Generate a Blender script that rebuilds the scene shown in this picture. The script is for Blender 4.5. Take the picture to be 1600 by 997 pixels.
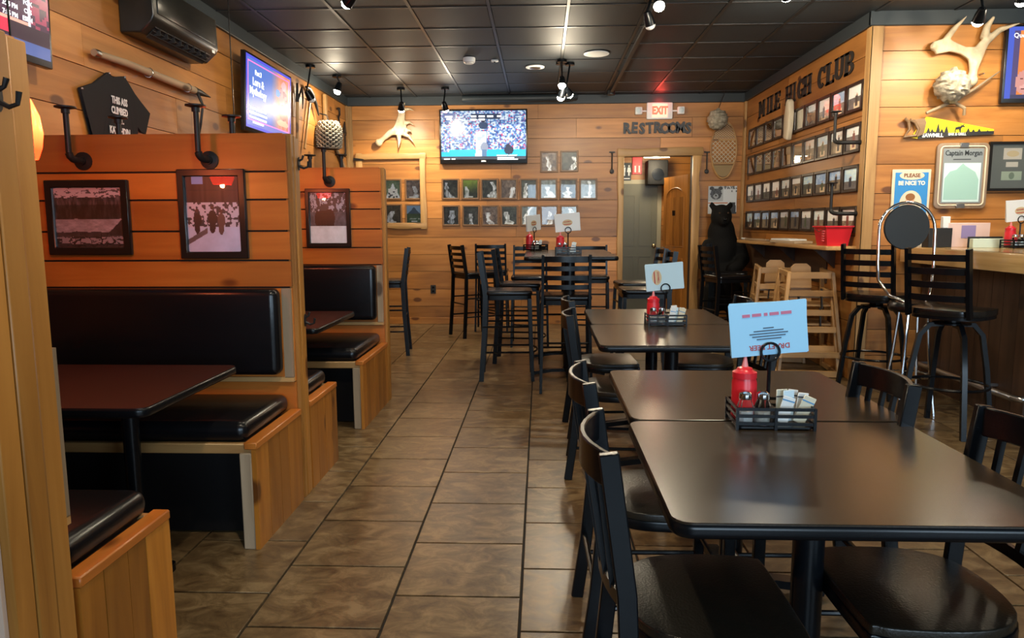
import bpy, bmesh, math, random
from mathutils import Vector, Matrix, Euler
random.seed(7)
PI = math.pi
scn = bpy.context.scene
COL = scn.collection
for o in list(bpy.data.objects): bpy.data.objects.remove(o)

# ------------------------------------------------------------------ camera
F = 1125.0; CX, CY = 800.0, 498.5; CAMH = 1.325
PITCH = math.atan(.13); YAW = math.radians(2.3); ROLL = math.radians(.25)
fw = Vector((-math.sin(YAW)*math.cos(PITCH), math.cos(YAW)*math.cos(PITCH), -math.sin(PITCH)))
r0 = Vector((math.cos(YAW), math.sin(YAW), 0)); u0 = r0.cross(fw)
rt = math.cos(ROLL)*r0 - math.sin(ROLL)*u0; up = math.sin(ROLL)*r0 + math.cos(ROLL)*u0
CAM = Vector((0, 0, CAMH))
cd = bpy.data.cameras.new('camera'); cam = bpy.data.objects.new('camera', cd); COL.objects.link(cam)
cd.sensor_width = 36; cd.lens = F/1600*36; cd.clip_start = .05
cam.matrix_world = Matrix(((rt.x, up.x, -fw.x, 0), (rt.y, up.y, -fw.y, 0), (rt.z, up.z, -fw.z, CAMH), (0, 0, 0, 1)))
scn.camera = cam
def ray(px, py): return fw + rt*((px-CX)/F) - up*((py-CY)/F)
def onx(px, py, x): d = ray(px, py); return CAM + d*(x/d.x)
def ony(px, py, y): d = ray(px, py); return CAM + d*(y/d.y)
def onz(px, py, z): d = ray(px, py); return CAM + d*((z-CAMH)/d.z)

# ------------------------------------------------------------------ light
vs = scn.view_settings
vs.view_transform = 'Standard'; vs.look = 'None'; vs.gamma = 1; vs.use_curve_mapping = False
vs.exposure = 0.8
w = bpy.data.worlds.new('world'); scn.world = w; w.use_nodes = True
w.node_tree.nodes['Background'].inputs[0].default_value = (.55, .75, 1, 1)
w.node_tree.nodes['Background'].inputs[1].default_value = .6
def area(name, loc, rot, sx, sy, power, col):
    l = bpy.data.lights.new(name, 'AREA'); l.shape = 'RECTANGLE'; l.size = sx; l.size_y = sy; l.energy = power; l.color = col
    o = bpy.data.objects.new(name, l); o.location = loc; o.rotation_euler = rot; COL.objects.link(o); return o
# daylight entering by the two street windows in the front wall, behind the photographer
DAY = (.62, .82, 1.0)
area('daylight_window', (.74, -3.9, 1.75), (PI/2, 0, 0), 2.3, 1.7, 90, DAY)
area('daylight_window', (4.3, -3.9, 1.75), (PI/2, 0, 0), 2.3, 1.7, 90, DAY)
SPOT_W = 40.0; PENDANT_W = 4.5
WARM = (1.0, .85, .62)

# ------------------------------------------------------------------ helpers
def T(name, label, cat, loc=(0, 0, 0), rz=0, group=None, kind=None, rot=None):
    o = bpy.data.objects.new(name, None); COL.objects.link(o)
    o.empty_display_size = .05; o.location = loc; o.rotation_euler = rot or (0, 0, rz)
    return tag(o, label, cat, group, kind)
def tag(o, label=None, cat=None, group=None, kind=None):
    if label: o['label'] = label
    if cat: o['category'] = cat
    if group: o['group'] = group
    if kind: o['kind'] = kind
    return o
def copy_tree(o, loc=None, rz=None, label=None, parent=None):
    c = o.copy(); COL.objects.link(c); c.parent = parent
    if loc is not None: c.location = loc
    if rz is not None: c.rotation_euler = (0, 0, rz)
    if label: c['label'] = label
    for ch in list(o.children): copy_tree(ch, parent=c)
    return c
def oval(n, rx, ry, cx=0, cy=0, a0=0, a1=2*PI):
    full = abs(a1-a0) > 6.28
    m = n if full else n-1
    return [(cx+rx*math.cos(a0+(a1-a0)*i/m), cy+ry*math.sin(a0+(a1-a0)*i/m)) for i in range(n)]
def rrect(x0, x1, y0, y1, r, n=5):
    p = []
    for cx, cy, a in ((x1-r, y1-r, 0), (x0+r, y1-r, PI/2), (x0+r, y0+r, PI), (x1-r, y0+r, 1.5*PI)):
        p += [(cx+r*math.cos(a+PI/2*i/n), cy+r*math.sin(a+PI/2*i/n)) for i in range(n+1)]
    return p
class B:
    def __init__(s): s.bm = bmesh.new()
    def add(s, vs, fs):
        v = [s.bm.verts.new(p) for p in vs]
        for f in fs:
            try: s.bm.faces.new([v[i] for i in f])
            except ValueError: pass
        return s
    def box(s, x0, x1, y0, y1, z0, z1):
        return s.add([(x0,y0,z0),(x1,y0,z0),(x1,y1,z0),(x0,y1,z0),(x0,y0,z1),(x1,y0,z1),(x1,y1,z1),(x0,y1,z1)],
                     [(3,2,1,0),(4,5,6,7),(0,1,5,4),(1,2,6,5),(2,3,7,6),(3,0,4,7)])
    def bar(s, p0, p1, w, h, side=None):
        p0, p1 = Vector(p0), Vector(p1); d = (p1-p0).normalized()
        a = Vector(side) if side else (Vector((0,0,1)) if abs(d.z) < .9 else Vector((0,1,0)))
        b = d.cross(a).normalized(); a = b.cross(d).normalized()
        vs = [p+b*(w/2*i)+a*(h/2*j) for p in (p0, p1) for i, j in ((-1,-1),(1,-1),(1,1),(-1,1))]
        return s.add(vs, [(3,2,1,0),(4,5,6,7),(0,1,5,4),(1,2,6,5),(2,3,7,6),(3,0,4,7)])
    def sweep(s, pts, w, h, side=(0,0,1)):      # rectangular section along a bent path
        P = [Vector(p) for p in pts]; vs = []; n = len(P)
        for i, p in enumerate(P):
            d = (P[min(i+1,n-1)]-P[max(i-1,0)]).normalized(); a = Vector(side)
            b = d.cross(a).normalized(); a = b.cross(d).normalized()
            vs += [p+b*(w/2*k)+a*(h/2*j) for k, j in ((-1,-1),(1,-1),(1,1),(-1,1))]
        fs = [(3,2,1,0), tuple(4*(n-1)+k for k in range(4))]
        for i in range(n-1):
            for k in range(4): fs.append((4*i+k, 4*i+(k+1)%4, 4*i+4+(k+1)%4, 4*i+4+k))
        return s.add(vs, fs)
    def tube(s, pts, r, n=8, closed=False, flat=None):
        P = [Vector(p) for p in pts]; m = len(P)
        R = r if isinstance(r, (list, tuple)) else [r]*m
        t0 = (P[1]-P[0]).normalized(); a = t0.orthogonal().normalized(); vs = []
        if flat: a = Vector(flat[0])
        for i, p in enumerate(P):
            if closed: t = (P[(i+1)%m]-P[i-1]).normalized()
            else: t = (P[min(i+1,m-1)]-P[max(i-1,0)]).normalized()
            a = (a - t*a.dot(t)).normalized(); b = t.cross(a)
            k = flat[1] if flat else 1
            vs += [p+a*(R[i]*k*math.cos(2*PI*j/n))+b*(R[i]*math.sin(2*PI*j/n)) for j in range(n)]
        fs = []
        for i in range(m if closed else m-1):
            q = (i+1) % m
            for j in range(n): fs.append((i*n+j, i*n+(j+1)%n, q*n+(j+1)%n, q*n+j))
        if not closed: fs += [tuple(range(n))[::-1], tuple((m-1)*n+j for j in range(n))]
        return s.add(vs, fs)
    def lathe(s, prof, n=16, c=(0,0,0), axis='z', sx=1):
        vs = []; fs = []
        for r, z in prof:
            for j in range(n):
                x, y = r*sx*math.cos(2*PI*j/n), r*math.sin(2*PI*j/n)
                p = (x, y, z) if axis == 'z' else ((x, z, y) if axis == 'y' else (z, x, y))
                vs.append((p[0]+c[0], p[1]+c[1], p[2]+c[2]))
        m = len(prof)
        for i in range(m-1):
            for j in range(n): fs.append((i*n+j, i*n+(j+1)%n, (i+1)*n+(j+1)%n, (i+1)*n+j))
        fs += [tuple(range(n))[::-1], tuple((m-1)*n+j for j in range(n))]
        return s.add(vs, fs)
    def prism(s, pts, a, b, plane='xz'):
        n = len(pts)
        f = {'xz': lambda p, d: (p[0], d, p[1]), 'xy': lambda p, d: (p[0], p[1], d), 'yz': lambda p, d: (d, p[0], p[1])}[plane]
        return s.add([f(p, a) for p in pts]+[f(p, b) for p in pts],
                     [tuple(range(n))[::-1], tuple(range(n, 2*n))]+[(i, (i+1)%n, n+(i+1)%n, n+i) for i in range(n)])
    def ball(s, c, r, u=12, v=8):
        if not isinstance(r, (tuple, list)): r = (r, r, r)
        m = Matrix.Translation(c) @ Matrix.Diagonal((r[0], r[1], r[2], 1))
        bmesh.ops.create_uvsphere(s.bm, u_segments=u, v_segments=v, radius=1, matrix=m); return s
    def bev(s, w, seg=2, ang=35):
        bmesh.ops.recalc_face_normals(s.bm, faces=s.bm.faces)
        e = [e for e in s.bm.edges if len(e.link_faces) == 2 and e.calc_face_angle(0) > math.radians(ang)]
        bmesh.ops.bevel(s.bm, geom=e, offset=w, segments=seg, profile=.5, affect='EDGES', clamp_overlap=True); return s
    def xf(s, m): s.bm.transform(m); return s
    def mesh(s, name, mat, smooth=40):
        bmesh.ops.recalc_face_normals(s.bm, faces=s.bm.faces)
        me = bpy.data.meshes.new(name); s.bm.to_mesh(me); s.bm.free()
        if mat: me.materials.append(mat)
        if smooth:
            me.shade_smooth(); me.set_sharp_from_angle(angle=math.radians(smooth))
        return me
    def obj(s, name, mat, parent=None, smooth=40, loc=None):
        return link(name, s.mesh(name, mat, smooth), parent, loc)
def link(name, me, parent=None, loc=None):
    o = bpy.data.objects.new(name, me); COL.objects.link(o)
    if parent: o.parent = parent
    if loc is not None: o.location = loc
    return o
def remeshed(o, voxel, smooth=4):
    m = o.modifiers.new('r', 'REMESH'); m.mode = 'VOXEL'; m.voxel_size = voxel
    k = o.modifiers.new('s', 'SMOOTH'); k.iterations = smooth; k.factor = .5
    dg = bpy.context.evaluated_depsgraph_get(); me = bpy.data.meshes.new_from_object(o.evaluated_get(dg))
    mat = o.data.materials[0]; o.modifiers.clear(); o.data = me
    me.materials.clear(); me.materials.append(mat); me.shade_smooth(); return o
def text_mesh(s, size, ext=.002, bold=0.0, align='CENTER', sx=1.0, mat=None, sp=1.0, font_shear=0):
    c = bpy.data.curves.new('txt', 'FONT'); c.body = s; c.size = size; c.extrude = ext; c.offset = bold; c.resolution_u = 2
    c.align_x = align; c.align_y = 'CENTER'; c.space_character = sp; c.shear = font_shear; c.space_line = .9
    o = bpy.data.objects.new('txt', c); COL.objects.link(o)
    dg = bpy.context.evaluated_depsgraph_get(); me = bpy.data.meshes.new_from_object(o.evaluated_get(dg))
    bpy.data.objects.remove(o); bpy.data.curves.remove(c)
    me.transform(Matrix.Rotation(PI/2, 4, 'X') @ Matrix.Diagonal((sx, 1, 1, 1)))
    me.materials.clear()
    if mat: me.materials.append(mat)
    return me
def text(s, size, mat, parent, x, y, z, name='lettering', **k):
    return link(name, text_mesh(s, size, mat=mat, **k), parent, (x, y, z))

# ------------------------------------------------------------------ materials
MATS = {}
def nt(name):
    m = bpy.data.materials.new(name); m.use_nodes = True; t = m.node_tree
    return m, t, t.nodes['Principled BSDF']
def mat(name, col, rough=.5, metal=0, spec=.5, emit=None, es=0, coat=0, noise=None, bump=None, trans=0, ior=1.45, sub=None, tint=0):
    if name in MATS: return MATS[name]
    m, t, p = nt(name)
    p.inputs['Base Color'].default_value = (*col, 1); p.inputs['Roughness'].default_value = rough
    p.inputs['Metallic'].default_value = metal; p.inputs['Specular IOR Level'].default_value = spec
    p.inputs['Coat Weight'].default_value = coat; p.inputs['Coat Roughness'].default_value = .05
    p.inputs['Transmission Weight'].default_value = trans; p.inputs['IOR'].default_value = ior
    if emit: p.inputs['Emission Color'].default_value = (*emit, 1); p.inputs['Emission Strength'].default_value = es
    L = t.links
    if noise or bump or tint:
        tc = t.nodes.new('ShaderNodeTexCoord')
        if noise:
            sc, c2, lo, hi = noise
            n = t.nodes.new('ShaderNodeTexNoise'); n.inputs['Scale'].default_value = sc; n.inputs['Detail'].default_value = 5
            L.new(tc.outputs['Object'], n.inputs['Vector'])
            r = t.nodes.new('ShaderNodeValToRGB'); r.color_ramp.elements[0].color = (*col, 1); r.color_ramp.elements[1].color = (*c2, 1)
            r.color_ramp.elements[0].position = lo; r.color_ramp.elements[1].position = hi
            L.new(n.outputs[0], r.inputs[0]); L.new(r.outputs[0], p.inputs['Base Color'])
        if bump:
            n2 = t.nodes.new('ShaderNodeTexNoise'); n2.inputs['Scale'].default_value = bump[0]; n2.inputs['Detail'].default_value = 4
            L.new(tc.outputs['Object'], n2.inputs['Vector'])
            b = t.nodes.new('ShaderNodeBump'); b.inputs['Strength'].default_value = bump[1]; b.inputs['Distance'].default_value = .004
            L.new(n2.outputs[0], b.inputs['Height']); L.new(b.outputs[0], p.inputs['Normal'])
    MATS[name] = m; return m
def wood(name, dark, mid, light, axis=0, rough=.45, knots=True, coat=0, grain=1.0):
    if name in MATS: return MATS[name]
    m, t, p = nt(name); L = t.links; N = t.nodes.new
    tc = N('ShaderNodeTexCoord'); oi = N('ShaderNodeObjectInfo')
    mu = N('ShaderNodeVectorMath'); mu.operation = 'SCALE'; mu.inputs[0].default_value = (37.1, 91.7, 53.3); L.new(oi.outputs['Random'], mu.inputs['Scale'])
    ad = N('ShaderNodeVectorMath'); ad.operation = 'ADD'; L.new(tc.outputs['Object'], ad.inputs[0]); L.new(mu.outputs[0], ad.inputs[1])
    def scaled(al, cr):
        v = N('ShaderNodeVectorMath'); v.operation = 'MULTIPLY'; s = [cr]*3; s[axis] = al; v.inputs[1].default_value = s
        L.new(ad.outputs[0], v.inputs[0]); return v
    n = N('ShaderNodeTexNoise'); n.inputs['Scale'].default_value = 1; n.inputs['Detail'].default_value = 6; n.inputs['Roughness'].default_value = .6
    n.inputs['Distortion'].default_value = .8; L.new(scaled(.9*grain, 11*grain).outputs[0], n.inputs['Vector'])
    r = N('ShaderNodeValToRGB'); e = r.color_ramp.elements
    e[0].position = .27; e[0].color = (*dark, 1); e[1].position = .75; e[1].color = (*light, 1); q = e.new(.5); q.color = (*mid, 1)
    L.new(n.outputs[0], r.inputs[0]); cur = r.outputs[0]
    n2 = N('ShaderNodeTexNoise'); n2.inputs['Scale'].default_value = 1; n2.inputs['Detail'].default_value = 2
    L.new(scaled(1.1, 2.6).outputs[0], n2.inputs['Vector'])
    mr = N('ShaderNodeMapRange'); mr.inputs[1].default_value = .3; mr.inputs[2].default_value = .7; mr.inputs[3].default_value = .78; mr.inputs[4].default_value = 1.15
    L.new(n2.outputs[0], mr.inputs[0])
    m2 = N('ShaderNodeMapRange'); m2.inputs[3].default_value = .74; m2.inputs[4].default_value = 1.18; L.new(oi.outputs['Random'], m2.inputs[0])
    mm = N('ShaderNodeMath'); mm.operation = 'MULTIPLY'; L.new(mr.outputs[0], mm.inputs[0]); L.new(m2.outputs[0], mm.inputs[1])
    hs = N('ShaderNodeHueSaturation'); L.new(cur, hs.inputs['Color']); L.new(mm.outputs[0], hs.inputs['Value']); cur = hs.outputs[0]
    if knots:
        vo = N('ShaderNodeTexVoronoi'); vo.inputs['Scale'].default_value = 1; L.new(scaled(2.2, 4.2).outputs[0], vo.inputs['Vector'])
        kr = N('ShaderNodeValToRGB'); k = kr.color_ramp.elements; k[0].position = .10; k[0].color = (.85,)*3+(1,); k[1].position = .15; k[1].color = (0, 0, 0, 1)
        L.new(vo.outputs['Distance'], kr.inputs[0])
        mx = N('ShaderNodeMix'); mx.data_type = 'RGBA'; L.new(kr.outputs[0], mx.inputs[0]); L.new(cur, mx.inputs[6])
        mx.inputs[7].default_value = (dark[0]*.28, dark[1]*.2, dark[2]*.18, 1); cur = mx.outputs[2]
    L.new(cur, p.inputs['Base Color']); p.inputs['Roughness'].default_value = rough
    p.inputs['Coat Weight'].default_value = coat; p.inputs['Coat Roughness'].default_value = .12
    b = N('ShaderNodeBump'); b.inputs['Strength'].default_value = .12; b.inputs['Distance'].default_value = .003
    L.new(n.outputs[0], b.inputs['Height']); L.new(b.outputs[0], p.inputs['Normal'])
    MATS[name] = m; return m
def attr_mat(name, emit=0, rough=.35):
    if name in MATS: return MATS[name]
    m, t, p = nt(name); a = t.nodes.new('ShaderNodeAttribute'); a.attribute_name = 'col'
    if emit:
        p.inputs['Base Color'].default_value = (.01, .01, .01, 1)
        t.links.new(a.outputs['Color'], p.inputs['Emission Color']); p.inputs['Emission Strength'].default_value = emit
    else: t.links.new(a.outputs['Color'], p.inputs['Base Color'])
    p.inputs['Roughness'].default_value = rough; MATS[name] = m; return m
def pane_mat(name='pane', ior=1.5):
    if name in MATS: return MATS[name]
    m, t, p = nt(name); t.nodes.remove(p); N = t.nodes.new
    f = N('ShaderNodeFresnel'); f.inputs[0].default_value = ior
    tr = N('ShaderNodeBsdfTransparent'); g = N('ShaderNodeBsdfGlossy'); g.inputs['Roughness'].default_value = .02
    mx = N('ShaderNodeMixShader'); L = t.links; L.new(f.outputs[0], mx.inputs[0]); L.new(tr.outputs[0], mx.inputs[1]); L.new(g.outputs[0], mx.inputs[2])
    L.new(mx.outputs[0], t.nodes['Material Output'].inputs[0]); MATS[name] = m; return m
def lin(r, g, b):
    f = lambda c: (c/255/12.92) if c <= 10 else ((c/255+.055)/1.055)**2.4
    return (f(r), f(g), f(b))

PW = ((.26, .098, .018), (.375, .152, .032), (.475, .215, .058))
W_H = {ax: wood('pine_wall_%d' % ax, *PW, axis=ax, rough=.42) for ax in (0, 1, 2)}
OW = ((.34, .095, .013), (.43, .132, .018), (.52, .175, .028))
W_O = {ax: wood('pine_booth_%d' % ax, *OW, axis=ax, rough=.36) for ax in (0, 1, 2)}
W_E = wood('pine_end', (.24, .090, .014), (.36, .150, .026), (.46, .215, .048), axis=2, rough=.42)
W_S = wood('pine_side', (.20, .066, .006), (.32, .115, .012), (.41, .165, .024), axis=2, rough=.38)
W_T = {ax: wood('pine_trim_%d' % ax, (.30, .15, .05), (.44, .25, .09), (.55, .33, .13), axis=ax, rough=.45) for ax in (0, 1, 2)}
W_G = {ax: wood('weathered_%d' % ax, (.17, .12, .075), (.29, .21, .13), (.38, .28, .18), axis=ax, rough=.7) for ax in (0, 1, 2)}
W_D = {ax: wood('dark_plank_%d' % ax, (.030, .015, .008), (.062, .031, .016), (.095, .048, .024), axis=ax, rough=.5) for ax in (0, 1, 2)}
W_B = wood('bar_slab', (.42, .25, .085), (.60, .39, .16), (.72, .51, .24), axis=1, rough=.25, coat=.6)
W_HC = {ax: wood('beech_%d' % ax, (.27, .135, .042), (.39, .215, .075), (.48, .28, .115), axis=ax, rough=.45, knots=False) for ax in (0, 1, 2)}
W_DOOR = {ax: wood('door_wood_%d' % ax, (.24, .085, .014), (.40, .16, .028), (.50, .21, .045), axis=ax, rough=.4, knots=False) for ax in (0, 2)}
DARKGAP = mat('dark_backing', (.028, .013, .007), .9)
BLK = mat('black_metal', (.003, .004, .0055), .27, spec=.32)
BLKM = mat('black_matte', (.012, .012, .013), .6)
IRON = mat('black_iron', (.018, .017, .017), .45, metal=.4)
VINYL = mat('black_vinyl', (.0045, .0045, .0055), .25, spec=.4, bump=(60, .08))
SEATV = mat('seat_vinyl', (.016, .013, .009), .30, bump=(170, .25))
LAMI = mat('table_laminate', (.034, .024, .015), .24, spec=.5, noise=(260, (.022, .015, .009), .35, .65))
LAMR = mat('burgundy_laminate', (.030, .010, .008), .32)
SLATE = mat('slate_paint', (.022, .030, .036), .5)
CEILP = mat('ceiling_black', (.019, .027, .035), .55, bump=(240, .25))
CEILT = mat('ceiling_tee', (.012, .013, .015), .4)
CHROME = mat('chrome', (.72, .74, .76), .12, metal=1)
STEEL = mat('steel', (.45, .45, .45), .3, metal=1)
WHITE = mat('white_plastic', (.72, .74, .75), .4)
PAPER = mat('menu_paper', (.34, .66, .90), .6)
PAPERW = mat('paper_white', (.78, .80, .80), .6)
REDP = mat('red_plastic', (.62, .018, .03), .32)
GLASS = mat('clear_glass', (.95, .97, .97), .03, trans=1)
ANTL = mat('antler_bone', (.46, .38, .26), .6, noise=(14, (.30, .23, .15), .4, .75), bump=(40, .5))
NEST = mat('wasp_paper', (.36, .33, .26), .9, noise=(30, (.20, .175, .13), .35, .65), bump=(34, 1.0))
GROUT = mat('grout', (.012, .010, .008), .85)
FURB = mat('bear_fur', (.0045, .0045, .0045), .8, spec=.2, bump=(90, .8))
def tile_mat():
    m, t, p = nt('stone_tile'); L = t.links; N = t.nodes.new
    tc = N('ShaderNodeTexCoord'); oi = N('ShaderNodeObjectInfo')
    mu = N('ShaderNodeVectorMath'); mu.operation = 'SCALE'; mu.inputs[0].default_value = (31.1, 77.7, 53.3); L.new(oi.outputs['Random'], mu.inputs['Scale'])
    ad = N('ShaderNodeVectorMath'); ad.operation = 'ADD'; L.new(tc.outputs['Object'], ad.inputs[0]); L.new(mu.outputs[0], ad.inputs[1])
    sc = N('ShaderNodeVectorMath'); sc.operation = 'MULTIPLY'; sc.inputs[1].default_value = (8, 12, 5); L.new(ad.outputs[0], sc.inputs[0])
    n = N('ShaderNodeTexNoise'); n.inputs['Scale'].default_value = 1; n.inputs['Detail'].default_value = 8; n.inputs['Roughness'].default_value = .72; n.inputs['Distortion'].default_value = .7
    L.new(sc.outputs[0], n.inputs['Vector'])
    r = N('ShaderNodeValToRGB'); e = r.color_ramp.elements
    e[0].position = .34; e[0].color = (.060, .034, .015, 1); e[1].position = .64; e[1].color = (.230, .158, .078, 1); q = e.new(.5); q.color = (.132, .084, .038, 1)
    L.new(n.outputs[0], r.inputs[0])
    m2 = N('ShaderNodeMapRange'); m2.inputs[3].default_value = .85; m2.inputs[4].default_value = 1.12; L.new(oi.outputs['Random'], m2.inputs[0])
    hs = N('ShaderNodeHueSaturation'); L.new(r.outputs[0], hs.inputs['Color']); L.new(m2.outputs[0], hs.inputs['Value'])
    L.new(hs.outputs[0], p.inputs['Base Color'])
    rr = N('ShaderNodeMapRange'); rr.inputs[3].default_value = .24; rr.inputs[4].default_value = .42; L.new(n.outputs[0], rr.inputs[0]); L.new(rr.outputs[0], p.inputs['Roughness'])
    b = N('ShaderNodeBump'); b.inputs['Strength'].default_value = .15; b.inputs['Distance'].default_value = .004; L.new(n.outputs[0], b.inputs['Height']); L.new(b.outputs[0], p.inputs['Normal'])
    return m
TILE = tile_mat()

# value noise for printed pictures
def h2(i, j, s):
    x = math.sin(i*127.1+j*311.7+s*74.7)*43758.5453; return x-math.floor(x)
def vn(x, y, s=0):
    i, j = math.floor(x), math.floor(y); a, b = x-i, y-j; a = a*a*(3-2*a); b = b*b*(3-2*b)
    return (h2(i,j,s)*(1-a)+h2(i+1,j,s)*a)*(1-b)+(h2(i,j+1,s)*(1-a)+h2(i+1,j+1,s)*a)*b
def fbm(x, y, s=0): return .5*vn(x,y,s)+.3*vn(2.1*x,2.1*y,s+3)+.2*vn(4.3*x,4.3*y,s+5)
def mixc(a, b, t): t = max(0, min(1, t)); return tuple(a[k]+(b[k]-a[k])*t for k in range(3))
def art(name, w, h, nx, ny, fn, m, parent, y=0, cx=0, cz=0):
    vs = [(cx-w/2+w*i/nx, y, cz-h/2+h*j/ny) for j in range(ny+1) for i in range(nx+1)]
    fs = [(j*(nx+1)+i, j*(nx+1)+i+1, (j+1)*(nx+1)+i+1, (j+1)*(nx+1)+i) for j in range(ny) for i in range(nx)]
    me = bpy.data.meshes.new(name); me.from_pydata(vs, [], fs)
    ca = me.color_attributes.new('col', 'FLOAT_COLOR', 'CORNER')
    d = []
    for j in range(ny):
        for i in range(nx):
            c = lin(*fn((i+.5)/nx, (j+.5)/ny)); d += [c[0], c[1], c[2], 1]*4
    ca.data.foreach_set('color', d); me.materials.append(m)
    return link(name, me, parent)
def frame_ring(b, w, h, t, d0, d1, cx=0, cz=0):
    o = [(-w/2,-h/2),(w/2,-h/2),(w/2,h/2),(-w/2,h/2)]; n = [(-w/2+t,-h/2+t),(w/2-t,-h/2+t),(w/2-t,h/2-t),(-w/2+t,h/2-t)]
    vs = []
    for L, y in ((o, d1), (n, d1), (o, d0), (n, d0)): vs += [(p[0]+cx, y, p[1]+cz) for p in L]
    fs = []
    for i in range(4):
        k = (i+1) % 4
        fs += [(8+i, 8+k, 12+k, 12+i), (i, k, 8+k, 8+i), (12+i, 12+k, 4+k, 4+i), (4+i, 4+k, k, i)]
    return b.add(vs, fs)

# ================================================================== THE SETTING
XL, XR, YB, YP, ZC, ZT = -2.56, 2.64, 9.66, 6.10, 2.99, 2.885
# floor
fl = B().box(-2.7, 6.0, -4.1, 12.2, -.08, -.010).obj('floor', GROUT); tag(fl, kind='structure')
TX, TY = .4575, .437
def tile_me(): return B().box(-TX/2+.0045, TX/2-.0045, -TY/2+.0045, TY/2-.0045, -.012, 0).bev(.0015, 1).mesh('tile', TILE)
tme = tile_me(); cells = []
for i in range(-6, 13):
    x = -.07+TX*(i+.5)
    off = 0 if i % 2 == 1 else .5
    for j in range(-15, 23):
        y = 2.435+TY*(j+.5+off)
        if x > 5.9 or y > 11.3: continue
        v = Vector((x, y, 0))-CAM; zc = v.dot(fw); vis = 0
        if zc > .5:
            px, py = CX+F*v.dot(rt)/zc, CY-F*v.dot(up)/zc
            vis = -120 < px < 1720 and py < 1130 and y < YB+.2 and x < 3.4 and x > -1.5 and not (x > 2.6 and y > YP)
        cells.append((vis, y, x))
near = sorted([c for c in cells if c[0]], key=lambda c: c[1])[:300]
for _, y, x in near: link('tile', tme, fl, (x, y, 0))
rest = [c for c in cells if c not in set(near)]
b = B()
for _, y, x in rest: b.box(x-TX/2+.003, x+TX/2-.003, y-TY/2+.003, y+TY/2-.003, -.012, 0)
tag(b.obj('tile_field', TILE, fl), kind='stuff')
# ceiling
ce = B().box(-2.7, 6.0, -4.1, 12.2, ZC+.02, ZC+.1).obj('ceiling', CEILT); tag(ce, kind='structure')
cme = B().box(-.292, .292, -.292, .292, .004, .02).bev(.004, 1).mesh('ceiling_panel', CEILP)
CXo, CYo = .21, 5.78
b2 = B()
for i in range(-5, 10):
    for j in range(-16, 8):
        x, y = CXo+.61*(i+.5), CYo+.61*(j+.5)
        if x < XL-.2 or x > 5.9 or y > YB+.1: continue
        if y > 4.3 and x < 4.3 and not (x > XR+.1 and y > YP+.1): link('ceiling_panel', cme, ce, (x, y, ZC))
        else: b2.box(x-.292, x+.292, y-.292, y+.292, ZC+.004, ZC+.02)
tag(b2.obj('ceiling_panel_field', CEILP, ce), kind='stuff')
for i in range(-5, 11):
    x = CXo+.61*i
    if XL < x < 5.9: B().box(x-.012, x+.012, -4, YB, ZC-.002, ZC+.02).obj('ceiling_tee', CEILT, ce)
for j in range(-16, 8):
    y = CYo+.61*j
    if y < YB: B().box(XL, 6, y-.012, y+.012, ZC-.001, ZC+.02).obj('ceiling_tee', CEILT, ce)
# planked walls: frame = wall empty-less slab with plank children
def planked(slab, axis, face, out, u0, u1, z0, z1, pitch, m, seed, holes=(), seg=2.3, gap=.005, thick=.018):
    """boards on a wall; axis = running axis ('x' or 'y'), face = coordinate of the board front, out = +-1 towards the room"""
    R = random.Random(seed); z = z0; k = 0
    while z < z1-.02:
        zt = min(z+pitch*R.uniform(.93, 1.07), z1)
        if z1-zt < .06: zt = z1
        for hh_ in holes:
            if z+.02 < hh_[3] < zt: zt = hh_[3]
        spans = [(u0, u1)]
        for h0, h1, hz0, hz1 in holes:
            if zt > hz0+.01 and z < hz1-.01:
                ns = []
                for a, c in spans:
                    if h1 <= a or h0 >= c: ns.append((a, c))
                    else:
                        if h0 > a: ns.append((a, h0))
                        if h1 < c: ns.append((h1, c))
                spans = ns
        for a, c in spans:
            s = a
            while s < c-.01:
                e = s+seg*R.uniform(.55, 1.25)
                if c-e < .4: e = c
                d = R.uniform(0, .0035); f0, f1 = sorted((face-out*d, face-out*(thick+.004)))
                bb = B()
                if axis == 'x': bb.box(s+.0015, e-.0015, f0, f1, z+gap/2, zt-gap/2)
                else: bb.box(f0, f1, s+.0015, e-.0015, z+gap/2, zt-gap/2)
                bb.obj('plank', m, slab, smooth=0)
                s = e
        z = zt; k += 1
wl = tag(B().box(XL-.14, XL-.022, -4.1, YB+.1, 0, ZC+.02).obj('wall_left', DARKGAP), kind='structure')
planked(wl, 'y', XL, 1, -4, YB, 0, ZT+.02, .247, W_H[1], 3)
wb = tag(B().box(XL-.1, 1.08, YB+.022, YB+.14, 0, ZC+.02).box(1.98, XR+.1, YB+.022, YB+.14, 0, ZC+.02).box(1.08, 1.98, YB+.022, YB+.14, 2.215, ZC+.02).obj('wall_back', DARKGAP), kind='structure')
planked(wb, 'x', YB, -1, XL, XR, 0, ZT+.02, .237, W_H[0], 5, holes=((1.08, 1.98, 0, 2.215),), seg=1.9)
wr = tag(B().box(XR+.022, XR+.14, YP+.05, YB+.1, 0, ZC+.02).obj('wall_right', DARKGAP), kind='structure')
planked(wr, 'y', XR, -1, YP, YB, 0, ZT+.02, .25, W_H[1], 9)
wf = tag(B().box(XR+.03, 6, YP+.022, YP+.14, 0, ZC+.02).obj('wall_bar', DARKGAP), kind='structure')
planked(wf, 'x', YP, -1, XR, 5.9, 0, ZT+.02, .225, W_H[0], 12, seg=1.9)
wo = tag(B().box(5.9, 6.0, -4.1, YP+.1, 0, ZC+.02).obj('wall_outer', mat('plaster', (.42, .34, .26), .8)), kind='structure')
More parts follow.
